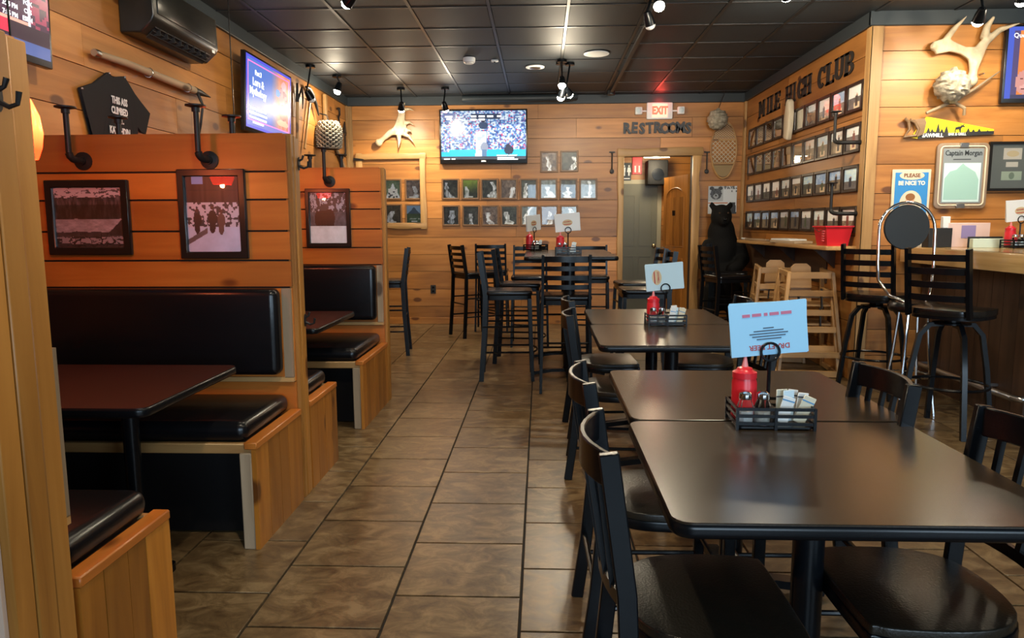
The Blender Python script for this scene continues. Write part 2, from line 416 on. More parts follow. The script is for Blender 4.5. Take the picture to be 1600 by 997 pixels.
# front wall with two street windows, behind the photographer
PL = MATS['plaster']
wfr = tag(B().box(-2.7, -.41, -4.1, -4, 0, ZC).box(1.89, 3.15, -4.1, -4, 0, ZC).box(5.45, 6, -4.1, -4, 0, ZC).box(-.41, 1.89, -4.1, -4, 0, .9).box(3.15, 5.45, -4.1, -4, 0, .9)
          .box(-.41, 1.89, -4.1, -4, 2.6, ZC).box(3.15, 5.45, -4.1, -4, 2.6, ZC).obj('wall_front', PL), kind='structure')
for k, xc in enumerate((.74, 4.3)):
    wn = tag(frame_ring(B(), 2.3, 1.7, .06, -4.1, -3.98, xc, 1.75).obj('window_%d' % (k+1), W_T[0]), kind='structure')
    B().box(xc-.02, xc+.02, -4.07, -4.02, .95, 2.55).obj('mullion', W_T[2], wn)
    B().box(xc-1.1, xc+1.1, -4.055, -4.05, .96, 2.54).obj('pane', pane_mat(), wn)
# crown boards
for n, args in ((1, (XL, XL+.03, -4, YB, ZT, ZC+.01)), (2, (XL, XR, YB-.035, YB, ZT, ZC+.01)), (3, (XR-.03, XR, YP-.03, YB, ZT, ZC+.01)), (4, (XR-.03, 5.9, YP-.035, YP, ZT, ZC+.01))):
    tag(B().box(*args).bev(.004, 1).obj('trim_%d' % n, SLATE), kind='structure')
# corner posts and base
tag(B().box(XL, XL+.035, YB-.06, YB-.001, 0, ZT).bev(.004, 1).box(XL+.001, XL+.075, YB-.03, YB, 0, ZT-.002).obj('trim_5', W_T[2]), kind='structure')
tag(B().box(XR-.032, XR-.001, YB-.075, YB-.001, 0, ZT).bev(.004, 1).obj('trim_6', W_T[2]), kind='structure')
tag(B().box(XR-.012, XR+.085, YP-.02, YP+.001, 0, ZT).bev(.003, 1).obj('trim_7', W_T[2]), kind='structure')
tag(B().box(XR-.0125, XR+.001, YP-.02, YP+.07, 0, ZT).bev(.003, 1).obj('trim_8', W_T[2]), kind='structure')
tag(B().box(XL, 1.0, YB-.016, YB, 0, .09).bev(.004, 1).obj('baseboard_back', W_H[0]), kind='structure')

def live_board(p0, p1, wd, th, y, amp, seed, name, m, parent=None, inner=1):
    """live-edge board in the x-z plane between p0 and p1; one edge straight, the other wavy"""
    R = random.Random(seed); P0, P1 = Vector(p0), Vector(p1); d = (P1-P0); L = d.length; d /= L; q = Vector((-d.y, d.x))*inner
    n = max(6, int(L/.12)); pts = [tuple(P0), tuple(P1)]
    for i in range(n, -1, -1):
        t = i/n; pts.append(tuple(P0+d*(L*t)+q*(wd+amp*(vn(t*n*.45, seed, 1)-.5)*2)))
    return B().prism(pts, y-th, y, 'xz').bev(.006, 2, 50).obj(name, m, parent)
# doorway frame, live-edge
tag(live_board((1.085, 0), (1.085, 2.30), .075, .05, YB, .010, 3, 'trim_9', W_T[2]), kind='structure')
tag(live_board((1.975, 0), (1.975, 2.22), .10, .05, YB, .022, 8, 'trim_10', W_T[2], inner=-1), kind='structure')
tag(live_board((1.0, 2.205), (2.10, 2.215), .10, .055, YB-.001, .012, 5, 'trim_11', W_T[0]), kind='structure')
# hall behind the doorway
HW = W_H
h = tag(B().box(.9, 2.75, 11.3, 11.4, 0, 2.75).obj('wall_hall_end', DARKGAP), kind='structure')
planked(h, 'x', 11.28, -1, .95, 2.7, 0, 2.72, .23, W_H[0], 31, seg=2)
tag(B().box(.86, .95, YB+.14, 11.4, 0, 2.75).obj('wall_hall_left', W_H[1]), kind='structure')
tag(B().box(2.62, 2.7, YB+.14, 11.4, 0, 2.75).obj('wall_hall_right', W_H[1]), kind='structure')
tag(B().box(.86, 2.75, YB+.1, 11.4, 2.36, 2.44).obj('ceiling_hall', mat('hall_ceiling', (.05, .035, .025), .6)), kind='structure')
GD = mat('grey_door_paint', (.155, .150, .105), .45)
d1 = tag(B().box(1.18, 1.78, 11.235, 11.275, .01, 1.945).bev(.004, 1).obj('door_1', GD), kind='structure')
for z0, z1 in ((.18, .85), (1.0, 1.78)):
    for x0, x1 in ((1.25, 1.45), (1.51, 1.71)): frame_ring(B(), x1-x0, z1-z0, .016, 11.235, 11.228, (x0+x1)/2, (z0+z1)/2).obj('door_panel', GD, d1)
B().lathe([(.012, 0), (.012, .03), (.03, .035), (.032, .055), (.02, .065), (.0, .066)], 12, (1.735, 11.235, 1.0), 'y').xf(Matrix.Diagonal((1, 1, 1, 1))).xf(Matrix.Translation((0, 2*11.235, 0)) @ Matrix.Diagonal((1, -1, 1, 1))).obj('door_knob', mat('brass', (.45, .36, .2), .3, metal=1), d1)
frame_ring(B(), .74, 2.06, .065, 11.28, 11.26, 1.48, .98).obj('door_frame', mat('door_casing', (.42, .39, .28), .5), d1)
# open wooden door standing in the hall
d2 = T('door_2', None, None, (1.98, 9.85, 0), math.radians(106), kind='structure')
dl = B().box(0, .72, -.02, .02, .01, 1.99).obj('door_leaf', W_DOOR[2], d2)
for s in (-1, 1):
    y0 = s*.02
    arch = [(.10, 1.02), (.62, 1.02), (.62, 1.70)]+[(.36+.26*math.cos(a), 1.70+.13*math.sin(a)) for a in [PI*i/8 for i in range(1, 8)]]+[(.10, 1.70)]
    for k in range(5): B().box(.10+.104*k+.003, .10+.104*(k+1)-.003, min(y0, y0+s*.006), max(y0, y0+s*.006), 1.04, 1.70).obj('door_slat', W_DOOR[2], dl)
    B().tube([(p[0], y0, p[1]) for p in arch], .011, 6, True).obj('door_panel', W_DOOR[2], dl)
    frame_ring(B(), .52, .70, .03, y0, y0+s*.01, .36, .52).obj('door_panel', W_DOOR[2], dl)
    B().tube([(.66, y0, 1.0), (.66, y0+s*.05, 1.0), (.56, y0+s*.055, 1.0)], .009, 8).obj('door_lever', CHROME, dl)
    B().box(.34, .42, min(y0, y0+s*.01), max(y0, y0+s*.01), 1.45, 1.52).obj('door_plate', BLK, dl)
# hall fixtures
def sign_plate(name, label, x, z, w, h, m, y=11.27): 
    t = T(name, label, 'sign', (x, y, z)); B().box(-w/2, w/2, -.012, 0, -h/2, h/2).bev(.003, 1).obj('plate', m, t); return t
SBL = mat('sign_black', (.012, .018, .02), .35); SWH = mat('sign_white', (.75, .77, .76), .5)
s = sign_plate('restroom_sign', 'black restroom sign with white figures inside the hall doorway', 1.31, 2.13, .14, .27, SBL)
for dx, sk in ((-.035, 0), (.035, 1)):
    bb = B().ball((dx, -.014, .085), (.012, .004, .013), 8, 6)
    bb.prism([(dx-.018, .065), (dx+.018, .065), (dx+(.03 if sk else .016), -.005), (dx+.011, -.005), (dx+.011, -.06), (dx-.011, -.06), (dx-.011, -.005), (dx-(.03 if sk else .016), -.005)], -.018, -.012); bb.obj('figure', SWH, s)
B().box(-.05, .05, -.016, -.012, -.11, -.095).obj('caption_line', SWH, s)
s = sign_plate('red_sign', 'red notice board with two pale bars inside the hall doorway', 1.47, 2.22, .15, .26, mat('sign_red', (.62, .02, .03), .4))
for dx in (-.03, .03): B().box(dx-.012, dx+.012, -.017, -.012, -.10, -.0).obj('bar', SWH, s)
lt = T('hall_lamp', 'flush white tube lamp on the hall ceiling behind the doorway', 'lamp', (1.66, 10.6, 2.36))
B().box(-.2, .2, -.07, .07, -.03, 0).obj('base', WHITE, lt)
B().tube([(-.18, 0, -.055), (.18, 0, -.055)], .03, 10).obj('diffuser', mat('hall_tube', (1, .9, .7), .5, emit=(1, .88, .62), es=9), lt)
hl = bpy.data.lights.new('hall_light', 'POINT'); hl.energy = 14; hl.color = (1, .82, .55); hl.shadow_soft_size = .08
ho = bpy.data.objects.new('hall_light', hl); COL.objects.link(ho); ho.parent = lt; ho.location = (0, 0, -.13)
sp = T('hall_speaker', 'black box speaker hung high in the restroom hall', 'speaker', (1.74, 11.1, 1.92))
B().box(-.15, .15, -.13, .16, 0, .36).bev(.015, 2).obj('cabinet', BLKM, sp); B().lathe([(.09, 0), (.085, .008), (.02, .012)], 18, (0, -.138, .15), 'y').obj('cone', BLK, sp)

# ================================================================== BOOTHS
XS = -1.155            # aisle-side plane of the booths
def vplanks(parent, x0, x1, y0, y1, z0, z1, pitch, seed, m):
    R = random.Random(seed); y = y0
    while y < y1-.005:
        e = min(y+pitch*R.uniform(.8, 1.2), y1)
        if y1-e < .05: e = y1
        B().box(x0, x1-R.uniform(0, .002), y+.0015, e-.0015, z0, z1).obj('side_plank', m, parent, smooth=0); y = e
PZ = [1.745, 1.577, 1.449, 1.304, 1.167, 1.04]
def partition(label, yf, yr, front=True, rear=True, plain_front=None):
    """yf / yr: front and rear faces of the plank skins"""
    p = T('booth_partition', label, 'partition', (0, 0, 0))
    c0, c1 = yf+(.02 if front else 0), yr-(.02 if rear else 0)
    B().box(XL+.01, XS-.035, c0, c1, 0, 1.735).obj('core', DARKGAP, p, smooth=0)
    def skin(y0, y1):
        for a, b_ in zip(PZ[:-1], PZ[1:]): B().box(XL+.005, XS-.018, y0, y1, b_+.0045, a-.0045).obj('plank', W_O[0], p, smooth=0)
        B().box(XL+.005, XS-.018, y0, y1, .59, 1.035).obj('back_board', W_O[0], p, smooth=0)
        B().box(XL+.005, XS-.018, y0, y1, .0, .585).obj('plank', W_O[0], p, smooth=0)
    if front: skin(yf, c0)
    if rear: skin(c1, yr)
    if plain_front: B().box(XL+.005, XS-.02, c0-.012, c0, 0, 1.74).obj('front_panel', plain_front, p, smooth=0)
    n = 3; w_ = (c1-c0)/n
    for k in range(n): B().box(XS-.035, XS+(.003 if k == 1 else 0), c0+w_*k+.0015, c0+w_*(k+1)-.0015, 0, 1.75-.006*k).bev(.003, 1).obj('end_board', W_E, p)
    B().box(XL+.01, XS-.035, c0-.01, c1+.01, 1.735, 1.752).obj('cap', W_O[0], p, smooth=0)
    return p
P1Y, P1R, P2Y, P2R = 3.34, 3.49, 5.32, 5.45
partition('tall plank booth partition with the log-pile photo hung on it', P1Y, P1R)
partition('tall plank booth partition with the photo of the dark team in snow', P2Y, P2R)
partition('tall plank booth partition beside the pale front panel, its edge of pale wood', 1.445, 1.66, front=False, plain_front=mat('daylit_pale_panel', (.56, .40, .30), .8))  # front panel's paleness is daylight put into its colour
def cushion(name, x0, x1, y0, y1, z0, z1, r, m, parent):
    b = B(); n = 10; vs = []
    def sup(t): return t
    NX, NY = 14, 8
    def edge(t): # 0..1 profile, flat in the middle with soft ends
        return t
    b.box(x0, x1, y0, y1, z0, z1); b.bev(r, 5); return b.obj(name, m, parent, smooth=60)
def bench(label, yback, yfront, group=None):
    """bench against a partition face at yback, seat reaching to yfront (either side)"""
    t = T('booth_bench', label, 'bench', (0, 0, 0))
    a, b_ = sorted((yback, yfront)); s = 1 if yfront > yback else -1
    vplanks(t, XS-.02, XS, a, b_, 0, .425, .115, int(abs(yback*100)), W_S)
    yi = yfront-s*.01
    y0, y1 = sorted((yfront, yfront-s*.07))
    B().box(XS-.07, XS-.021, y0, y1, 0, .41).bev(.004, 1).obj('corner_post', W_G[2], t)
    B().box(XL+.01, XS-.02, min(yi, yi-s*.03), max(yi, yi-s*.03), .405, .447).bev(.004, 1).obj('front_rail', W_T[0], t)
    B().box(XS-.05, XS+.004, a, b_, .425, .455).bev(.004, 1).obj('side_rail', W_O[1], t)
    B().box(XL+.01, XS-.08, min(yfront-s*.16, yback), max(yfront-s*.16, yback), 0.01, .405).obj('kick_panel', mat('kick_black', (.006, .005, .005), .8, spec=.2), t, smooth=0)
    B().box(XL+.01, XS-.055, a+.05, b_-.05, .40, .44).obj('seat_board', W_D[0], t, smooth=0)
    cushion('seat_cushion', XL+.01, XS-.045, min(yback+s*.015, yfront-s*.02), max(yback+s*.015, yfront-s*.02), .445, .535, .04, VINYL, t)
    yb0, yb1 = sorted((yback, yback+s*.085))
    cushion('back_cushion', XL+.015, XS-.065, yb0, yb1, .63, 1.04, .035, VINYL, t)
    ya, yb = sorted((yback, yback+s*.018))
    B().box(XS-.062, XS-.02, ya, yb, .61, 1.036).obj('back_stile', W_G[2], t, smooth=0)
    B().box(XL+.015, XS-.02, ya, max(yb, ya+.018), .59, .612).obj('back_ledge', W_T[0], t, smooth=0)
    return t
bench('black cushioned booth bench below the log-pile photo', P1Y, 2.785)
bench('black cushioned booth bench back to back with the one below the log-pile photo', P1R, 3.945)
bench('black cushioned booth bench below the photo of the dark team in snow', P2Y, 4.56)
bench('black cushioned booth bench beside the pale front panel', 1.66, 2.10)
def booth_table(label, y0, y1):
    t = T('booth_table', label, 'table', (-1.9, (y0+y1)/2, 0)); hy = (y1-y0)/2
    B().prism(rrect(-.63, .615, -hy+.004, hy-.004, .035), .722, .742, 'xy').obj('tabletop', LAMR, t)
    B().prism(rrect(-.635, .62, -hy, hy, .04), .708, .7415, 'xy').bev(.01, 3).obj('edge_band', BLK, t)
    B().tube([(.35, 0, .02), (.35, 0, .70)], .03, 14).obj('column', BLK, t)
    B().prism(rrect(.16, .48, -.03, .03, .02), 0.0, .03, 'xy').prism(rrect(.32, .38, -.16, .16, .02), 0.0, .03, 'xy').obj('base', BLK, t)
    B().box(.15, .55, -.03, .03, .685, .708).obj('top_plate', BLK, t)
booth_table('burgundy-topped booth table in front of the log-pile photo', 2.22, 2.96)
booth_table('burgundy-topped booth table in front of the photo of the dark team in snow', 4.04, 4.90)

# pendant lamps of the booths
def lamp_glass():
    if 'red_lamp_glass' in MATS: return MATS['red_lamp_glass']
    m, t, p = nt('red_lamp_glass'); L = t.links; N = t.nodes.new
    tc = N('ShaderNodeTexCoord'); sx = N('ShaderNodeSeparateXYZ'); L.new(tc.outputs['Object'], sx.inputs[0])
    mr = N('ShaderNodeMapRange'); mr.inputs[1].default_value = .03; mr.inputs[2].default_value = .13; L.new(sx.outputs['Z'], mr.inputs[0])
    r = N('ShaderNodeValToRGB'); r.color_ramp.elements[0].color = (1, .016, .003, 1); r.color_ramp.elements[1].color = (1, .075, .016, 1); L.new(mr.outputs[0], r.inputs[0])
    L.new(r.outputs[0], p.inputs['Emission Color']); p.inputs['Emission Strength'].default_value = 9
    p.inputs['Base Color'].default_value = (.6, .04, .015, 1); p.inputs['Roughness'].default_value = .2; MATS['red_lamp_glass'] = m; return m
def pendant(label, x, y, z0):
    t = T('pendant_lamp', label, 'lamp', (x, y, z0))
    gl = lamp_glass()
    prof = [(.052, 0), (.066, .04), (.073, .09), (.066, .15), (.045, .205), (.02, .235)]
    B().lathe(prof+[(.014, .235), (.040, .203), (.061, .15), (.068, .09), (.061, .04), (.047, 0)], 24).obj('shade', gl, t)
    B().ball((0, 0, .1), .03, 12, 8).obj('bulb', mat('pendant_bulb', (1, .8, .5), .4, emit=(1, .55, .25), es=9), t)
    B().lathe([(.02, .232), (.024, .235), (.022, .28), (.006, .29)], 12).obj('socket', BLK, t)
    B().tube([(0, 0, .285), (0, 0, ZC-z0)], .0035, 6).obj('cord', BLK, t)
    B().lathe([(.055, ZC-z0-.02), (.055, ZC-z0-.001)], 16).obj('canopy', BLK, t)
    l = bpy.data.lights.new('pendant_light', 'POINT'); l.energy = PENDANT_W; l.color = (1, .30, .11); l.shadow_soft_size = .012
    o = bpy.data.objects.new('pendant_light', l); COL.objects.link(o); o.parent = t; o.location = (0, 0, -.008)
pendant('glowing red glass pendant lamp over the table by the pale front panel', -1.83, 2.52, 1.565)
pendant('glowing red glass pendant lamp over the table by the photo of the dark team', -1.86, 4.42, 1.565)

# iron pipe brackets
def pipe_bracket(label, loc, rz=0, hgt=.235, off=.085, dx=-.012, side=True, grp=None):
    t = T('pipe_bracket', label, 'bracket', loc, rz, grp)
    B().lathe([(.042, 0), (.042, -.008), (.02, -.012), (.02, -.025)], 18, (0, 0, 0), 'y').obj('wall_flange', IRON, t)
    pts = [(0, -.01, 0), (0, -off+.03, 0)]+[(dx*math.sin(a)*1.0, -off+.03-.03*math.sin(a), .03*(1-math.cos(a))) for a in (PI/6, PI/3, PI/2)]
    B().tube(pts, .0165, 10).obj('elbow', IRON, t)
    B().tube([(dx, -off, .03), (dx, -off, hgt-.005)], .0125, 10).obj('pipe', IRON, t)
    B().lathe([(.018, hgt-.03), (.018, hgt-.012), (.045, hgt-.006), (.045, hgt)], 18, (dx, -off, 0)).obj('top_flange', IRON, t)
pipe_bracket('black iron pipe bracket above the photo of the frozen lake', (-2.128, P1Y, 1.63))
pipe_bracket('black iron pipe bracket above the log-pile photo', (-1.53, P1Y, 1.63))
pipe_bracket('black iron pipe bracket above the photo of the dark team in snow', (-1.55, P2Y, 1.65))
pipe_bracket('black iron pipe bracket rising in front of the black T-shirt', (-2.10, P1R, 1.63), PI)
pipe_bracket('black iron pipe bracket behind the partition, below the log pole', (-1.53, P1R, 1.63), PI)
pipe_bracket('black iron pipe bracket standing near the corner post behind the dark team photo partition', (-1.53, P2R, 1.63), PI)
pipe_bracket('black iron pipe bracket behind the dark team photo partition, below the big pine cone', (-1.77, P2R, 1.63), PI)
def coat_hook(label, loc, rz):
    t = T('coat_hook', label, 'hook', loc, rz); t.scale = (.7, .7, .7)
    B().prism(oval(14, .018, .045), -.006, 0).obj('back_plate', IRON, t)
    B().tube([(0, -.005, -.015), (0, -.035, -.03), (0, -.062, -.022), (0, -.07, .015)], [.009, .008, .007, .009], 8).obj('lower_arm', IRON, t)
    B().tube([(0, -.005, .02), (0, -.025, .03), (0, -.035, .055)], [.008, .007, .009], 8).obj('upper_arm', IRON, t)
coat_hook('black double coat hook on the partition edge by the pale front panel', (XS+.003, 1.53, 1.60), PI/2)
coat_hook('black double coat hook high on the edge of the log-pile photo partition', (XS+.003, 3.45, 1.62), PI/2)
coat_hook('black double coat hook low on the edge of the log-pile photo partition', (XS+.003, 3.45, .87), PI/2)

# framed photographs on the partitions
PH = attr_mat('photo_print', 0, .4); SCR = attr_mat('screen_picture', .8, .25)
def framed(name, label, loc, rz, w, h, t, fm, fn, nx, ny, group=None, depth=.025, cat='picture', pane='pane', ior=1.5, matw=0, matm=None):
    o = T(name, label, cat, loc, rz, group)
    b = B(); frame_ring(b, w, h, t, -.002, -depth); b.bev(min(.004, t*.25), 1, 50); b.obj('frame', fm, o)
    if matw: B().box(-w/2+t*.5, w/2-t*.5, -.006, -.003, -h/2+t*.5, h/2-t*.5).obj('mount', matm or PAPERW, o, smooth=0)
    art('photo', w-2*t-2*matw+.004, h-2*t-2*matw+.004, nx, ny, fn, PH, o, y=-.008)
    if pane: B().add([(-w/2+t, -.012, -h/2+t), (w/2-t, -.012, -h/2+t), (w/2-t, -.012, h/2-t), (-w/2+t, -.012, h/2-t)], [(0, 1, 2, 3)]).obj('glass', pane_mat(pane, ior), o, smooth=0)
    return o
BFR = mat('black_frame', (.008, .007, .0065), .28, spec=.5)
def f_lake(u, v):
    g = fbm(u*12, v*12, 2); e = .05*(fbm(u*10, 3, 5)-.5)
    if v > .84+e: c = 195-(110 if fbm(u*14, v*34, 6) > .56 else 0)
    elif v > .48+e*.6: c = 28+105*max(0, fbm(u*38, v*7, 1)-.36)*(1.2 if v > .7 else .7)+18*(v > .72)
    elif v > .27+e: c = 190-75*fbm(u*12, v*26, 8)
    elif v > .19+e: c = 35+45*g
    elif v > .06: c = 165-40*g if fbm(u*9, v*22, 3) > .5 else 38
    else: c = 30+40*g
    if u > .78 and .2 < v < .22+1.1*(u-.74): c = 30+30*g
    if v < .24 and abs(vn(u*13, v*9, 5)-.5) < .045: c = 22
    return (c*.99, c*.87, c*.93)
def blob(u, v, cx, cy, rx, ry): return ((u-cx)/rx)**2+((v-cy)/ry)**2 < 1
def f_logs(u, v):
    if v > .66: c = 50+30*vn(u*22, 1, 2); col = (c*.8, c*.68, c*.72)
    elif v > .33:
        a = vn(u*26, v*34, 3); c = 215 if a > .42 else 70; col = (c*.96, c*.92, c*.95)
    else: c = 205+25*fbm(u*6, v*8, 1); col = (c*.93, c*.93, c*1.0)
    for cx, cy, s in ((.2, .45, 1), (.48, .47, 1.15), (.64, .44, 1)):
        if blob(u, v, cx, cy-.02, .075*s, .09*s) or blob(u, v, cx-.01, cy-.13, .05*s, .08*s): col = (58, 46, 42) if cx != .64 else (105, 80, 70)
        if blob(u, v, cx, cy+.10*s, .032, .026): col = (90, 62, 55)
    if abs((v-.13)-(u*.42)) < .035 and u < .38: col = (112, 96, 92)
    if v > .9 and .12 < u < .34: col = (140, 165, 215)
    return col
def f_team(u, v):
    if v < .34: c = 200+35*fbm(u*7, v*9, 2); return (c*.9, c*.94, c)
    c = 55+60*fbm(u*14, v*12, 1)
    if v > .62: c = 60+110*(fbm(u*13, v*10, 7) > .55)
    col = (c*.85, c*.88, c)
    for cx, cy, rx, ry in ((.36, .5, .2, .15), (.52, .5, .16, .17), (.22, .48, .09, .16), (.62, .5, .05, .14)):
        if blob(u, v, cx, cy, rx, ry): col = (38, 26, 24)
    for x in (.24, .32, .4, .48, .56, .62):
        if abs(u-x) < .022 and .28 < v < .45: col = (30, 22, 20)
    return col
def pw(ax, ay, bx, by, Y): a, b_ = ony(ax, ay, Y), ony(bx, by, Y); return (a.x+b_.x)/2, (a.z+b_.z)/2, b_.x-a.x, a.z-b_.z
x, z, w_, h_ = pw(72, 282, 210, 398, P1Y); framed('framed_photo', 'black-framed wide photo of a frozen lake with dark shore', (x, P1Y, z), 0, w_, h_, .035, BFR, f_lake, 100, 78)
x, z, w_, h_ = pw(278, 265, 391, 404, P1Y); framed('framed_photo', 'black-framed upright photo of people before a snowy log pile', (x, P1Y, z), 0, w_, h_, .033, BFR, f_logs, 72, 96)
x, z, w_, h_ = pw(477, 295, 550, 386, P2Y); framed('framed_photo', 'black-framed upright photo of a dark team standing in snow', (x, P2Y, z), 0, w_, h_, .03, BFR, f_team, 60, 76)

# ================================================================== DINING TABLES AND CHAIRS
def dining_table(label, x0, x1, y0, y1, z=.745):
    t = T('dining_table', label, 'table', ((x0+x1)/2, (y0+y1)/2, 0)); hx, hy = (x1-x0)/2, (y1-y0)/2
    B().prism(rrect(-hx+.004, hx-.004, -hy+.004, hy-.004, .04), z-.02, z, 'xy').bev(.001, 1).obj('tabletop', LAMI, t)
    B().prism(rrect(-hx, hx, -hy, hy, .045), z-.036, z-.001, 'xy').bev(.013, 4).obj('edge_band', BLK, t)
    B().tube([(0, 0, .05), (0, 0, z-.05)], .038, 20).obj('column', BLK, t)
    B().box(-.22, .22, -.03, .03, z-.055, z-.036).box(-.03, .03, -.22, .22, z-.0555, z-.0362).obj('top_plate', BLK, t)
    for k in range(4):
        a = k*PI/2; c, s = math.cos(a), math.sin(a)
        B().sweep([(.0*c, .0*s, .055), (.15*c, .15*s, .05), (.3*c, .3*s, .03), (.33*c, .33*s, .018)], .055, .03).obj('foot', BLK, t)
    return t
LB_A = 'black laminate dining table pushed against the one with the large menu rack, beside the aisle seats'
dining_table('black laminate table with blue menus, on the side away from the middle tables', .258, 1.075, 1.357, 2.108)
dining_table('black laminate table with blue menus, on the side towards the middle tables', .272, 1.10, 2.115, 2.868)
dining_table('black laminate table of the middle pair, on the side of the blue menu rack tables', .285, 1.115, 3.46, 4.212)
dining_table('black laminate table of the middle pair, on the side of the bar-height tables', .30, 1.13, 4.222, 5.0)

def seat_outline():
    pts = [(.150, -.185), (.165, -.15), (.165, .15), (.150, .185), (.10, .20), (-.02, .205), (-.12, .185), (-.185, .12), (-.205, 0), (-.185, -.12), (-.12, -.185), (-.02, -.205), (.10, -.20)]
    out = []
    n = len(pts)
    for i in range(n):
        p0, p1, p2, p3 = (Vector(pts[(i+k-1) % n]) for k in range(4))
        for t in (0, .33, .66):
            q = .5*((2*p1)+(p2-p0)*t+(2*p0-5*p1+4*p2-p3)*t*t+(3*p1-p0-3*p2+p3)*t*t*t); out.append((q.x, q.y))
    return out
def arc(x, bulge, half, z, n=8): return [(x-bulge*(1-(2*i/n-1)**2), -half+2*half*i/n, z) for i in range(n+1)]
def make_chair(label, loc, rz):
    t = T('dining_chair', label, 'chair', loc, rz)
    so = seat_outline()
    B().prism(so, .447, .472, 'xy').bev(.008, 3, 50).obj('seat', SEATV, t)
    B().prism([(p[0]*1.02, p[1]*1.02) for p in so], .418, .45, 'xy').bev(.006, 2, 50).obj('seat_frame', BLK, t)
    for s in (-1, 1):
        P = [(-.265, s*.195, 0), (-.235, s*.19, .22), (-.215, s*.185, .44), (-.220, s*.18, .56), (-.262, s*.178, .865)]
        B().sweep(P, .022, .042, (1, 0, 0)).bev(.003, 1, 50).obj('back_post', BLK, t)
        B().sweep([(.16, s*.185, .43), (.165, s*.19, 0)], .024, .034, (1, 0, 0)).bev(.003, 1, 50).obj('leg', BLK, t)
        B().tube([(-.245, s*.19, .17), (.163, s*.188, .17)], .0085, 8).obj('side_stretcher', BLK, t)
    B().tube([(.165, -.19, .24), (.165, .19, .24)], .0085, 8).obj('front_stretcher', BLK, t)
    B().tube([(-.24, -.19, .24), (-.24, .19, .24)], .0085, 8).obj('rear_stretcher', BLK, t)
    B().sweep(arc(-.255, .05, .178, .825), .014, .075).bev(.003, 1, 50).obj('top_rail', BLK, t)
    B().sweep(arc(-.228, .03, .18, .545), .012, .03).obj('lower_rail', BLK, t)
    for k in range(5):
        y = -.12+.06*k; q = 1-(y/.178)**2
        B().bar((-.228-.03*q, y, .55), (-.247-.05*q, y, .79), .012, .018, (0, 1, 0)).obj('spindle', BLK, t)
    return t
ch = make_chair('black metal chair, aisle side of the blue menu tables, away from the middle tables', (.40, 1.60, 0), 0)
for lab, loc, rz in (
    ('black metal chair, aisle side of the blue menu tables, towards the middle tables', (.40, 2.26, 0), .02),
    ('black metal chair, aisle side of the middle tables, towards the blue menus', (.42, 3.83, 0), -.06),
    ('black metal chair, aisle side of the middle tables, towards the high tables', (.44, 4.58, 0), .05),
    ('black metal chair, bar side of the blue menu tables, away from the middle tables', (.87, 1.66, 0), PI),
    ('black metal chair, bar side of the blue menu tables, towards the middle tables', (.81, 2.25, 0), PI),
    ('black metal chair, bar side of the middle tables, towards the blue menus', (.95, 3.86, 0), PI+.05),
    ('black metal chair, bar side of the middle tables, towards the high tables', (1.02, 4.60, 0), PI-.05)):
    copy_tree(ch, loc, rz, lab)

# ---- bar-height tables and ladder-back stools
def high_table(label, x0, x1, y0, y1):
    t = T('high_table', label, 'table', ((x0+x1)/2, (y0+y1)/2, 0)); hx, hy = (x1-x0)/2, (y1-y0)/2
    B().prism(rrect(-hx+.004, hx-.004, -hy+.004, hy-.004, .04), 1.05, 1.07, 'xy').obj('tabletop', LAMI, t)
    B().prism(rrect(-hx, hx, -hy, hy, .045), 1.034, 1.069, 'xy').bev(.012, 3).obj('edge_band', BLK, t)
    B().tube([(0, 0, .04), (0, 0, 1.02)], .05, 16).obj('column', BLK, t)
    B().box(-.25, .25, -.03, .03, 1.012, 1.034).box(-.03, .03, -.25, .25, 1.0118, 1.0335).obj('top_plate', BLK, t)
    for k in range(4):
        a = k*PI/2; c, s = math.cos(a), math.sin(a)
        B().sweep([(0, 0, .05), (.15*c, .15*s, .045), (.32*c, .32*s, .018)], .06, .03).obj('foot', BLK, t)
high_table('bar-height table beside the middle tables, with a white card clipped above it', -.14, .64, 5.92, 6.74)
high_table('bar-height table beside the framed photos, joined to another high table', -.15, .66, 6.75, 7.6)
def make_stool(label, loc, rz):
    t = T('bar_stool', label, 'stool', loc, rz)
    B().prism(rrect(-.205, .205, -.205, .205, .05), .735, .775, 'xy').bev(.014, 3).obj('seat', VINYL, t)
    B().prism(rrect(-.195, .195, -.195, .195, .04), .70, .736, 'xy').obj('seat_frame', BLK, t)
    for s in (-1, 1):
        B().sweep([(-.235, s*.20, 0), (-.205, s*.19, .45), (-.195, s*.185, .74), (-.245, s*.182, 1.10)], .022, .04, (1, 0, 0)).obj('back_post', BLK, t)
        B().sweep([(.18, s*.185, .71), (.205, s*.20, 0)], .024, .03, (1, 0, 0)).obj('leg', BLK, t)
        for z in (.25, .47): B().tube([(-.22, s*.195, z), (.195, s*.193, z)], .009, 6).obj('side_stretcher', BLK, t)
    for z in (.30, .58): B().tube([(.192, -.19, z), (.192, .19, z)], .009, 6).obj('front_stretcher', BLK, t)
    B().tube([(-.218, -.195, .25)]+[(.20+.05*math.sin(PI*i/6), -.195+.39*i/6, .25) for i in range(7)]+[(-.218, .195, .25)], .009, 6).obj('foot_ring', BLK, t)
    B().tube([(-.208, -.19, .40), (-.208, .19, .40)], .009, 6).obj('rear_stretcher', BLK, t)
    for k in range(4):
        z = .845+.073*k; x = -.195-.05*(z-.74)/.36
        B().sweep(arc(x, .03, .182, z, 6), .010, .036 if k < 3 else .045).obj('ladder_slat', BLK, t)
    return t
st = make_stool('black ladder-back stool turning its back to the middle pair of tables', (.20, 5.83, 0), PI/2)
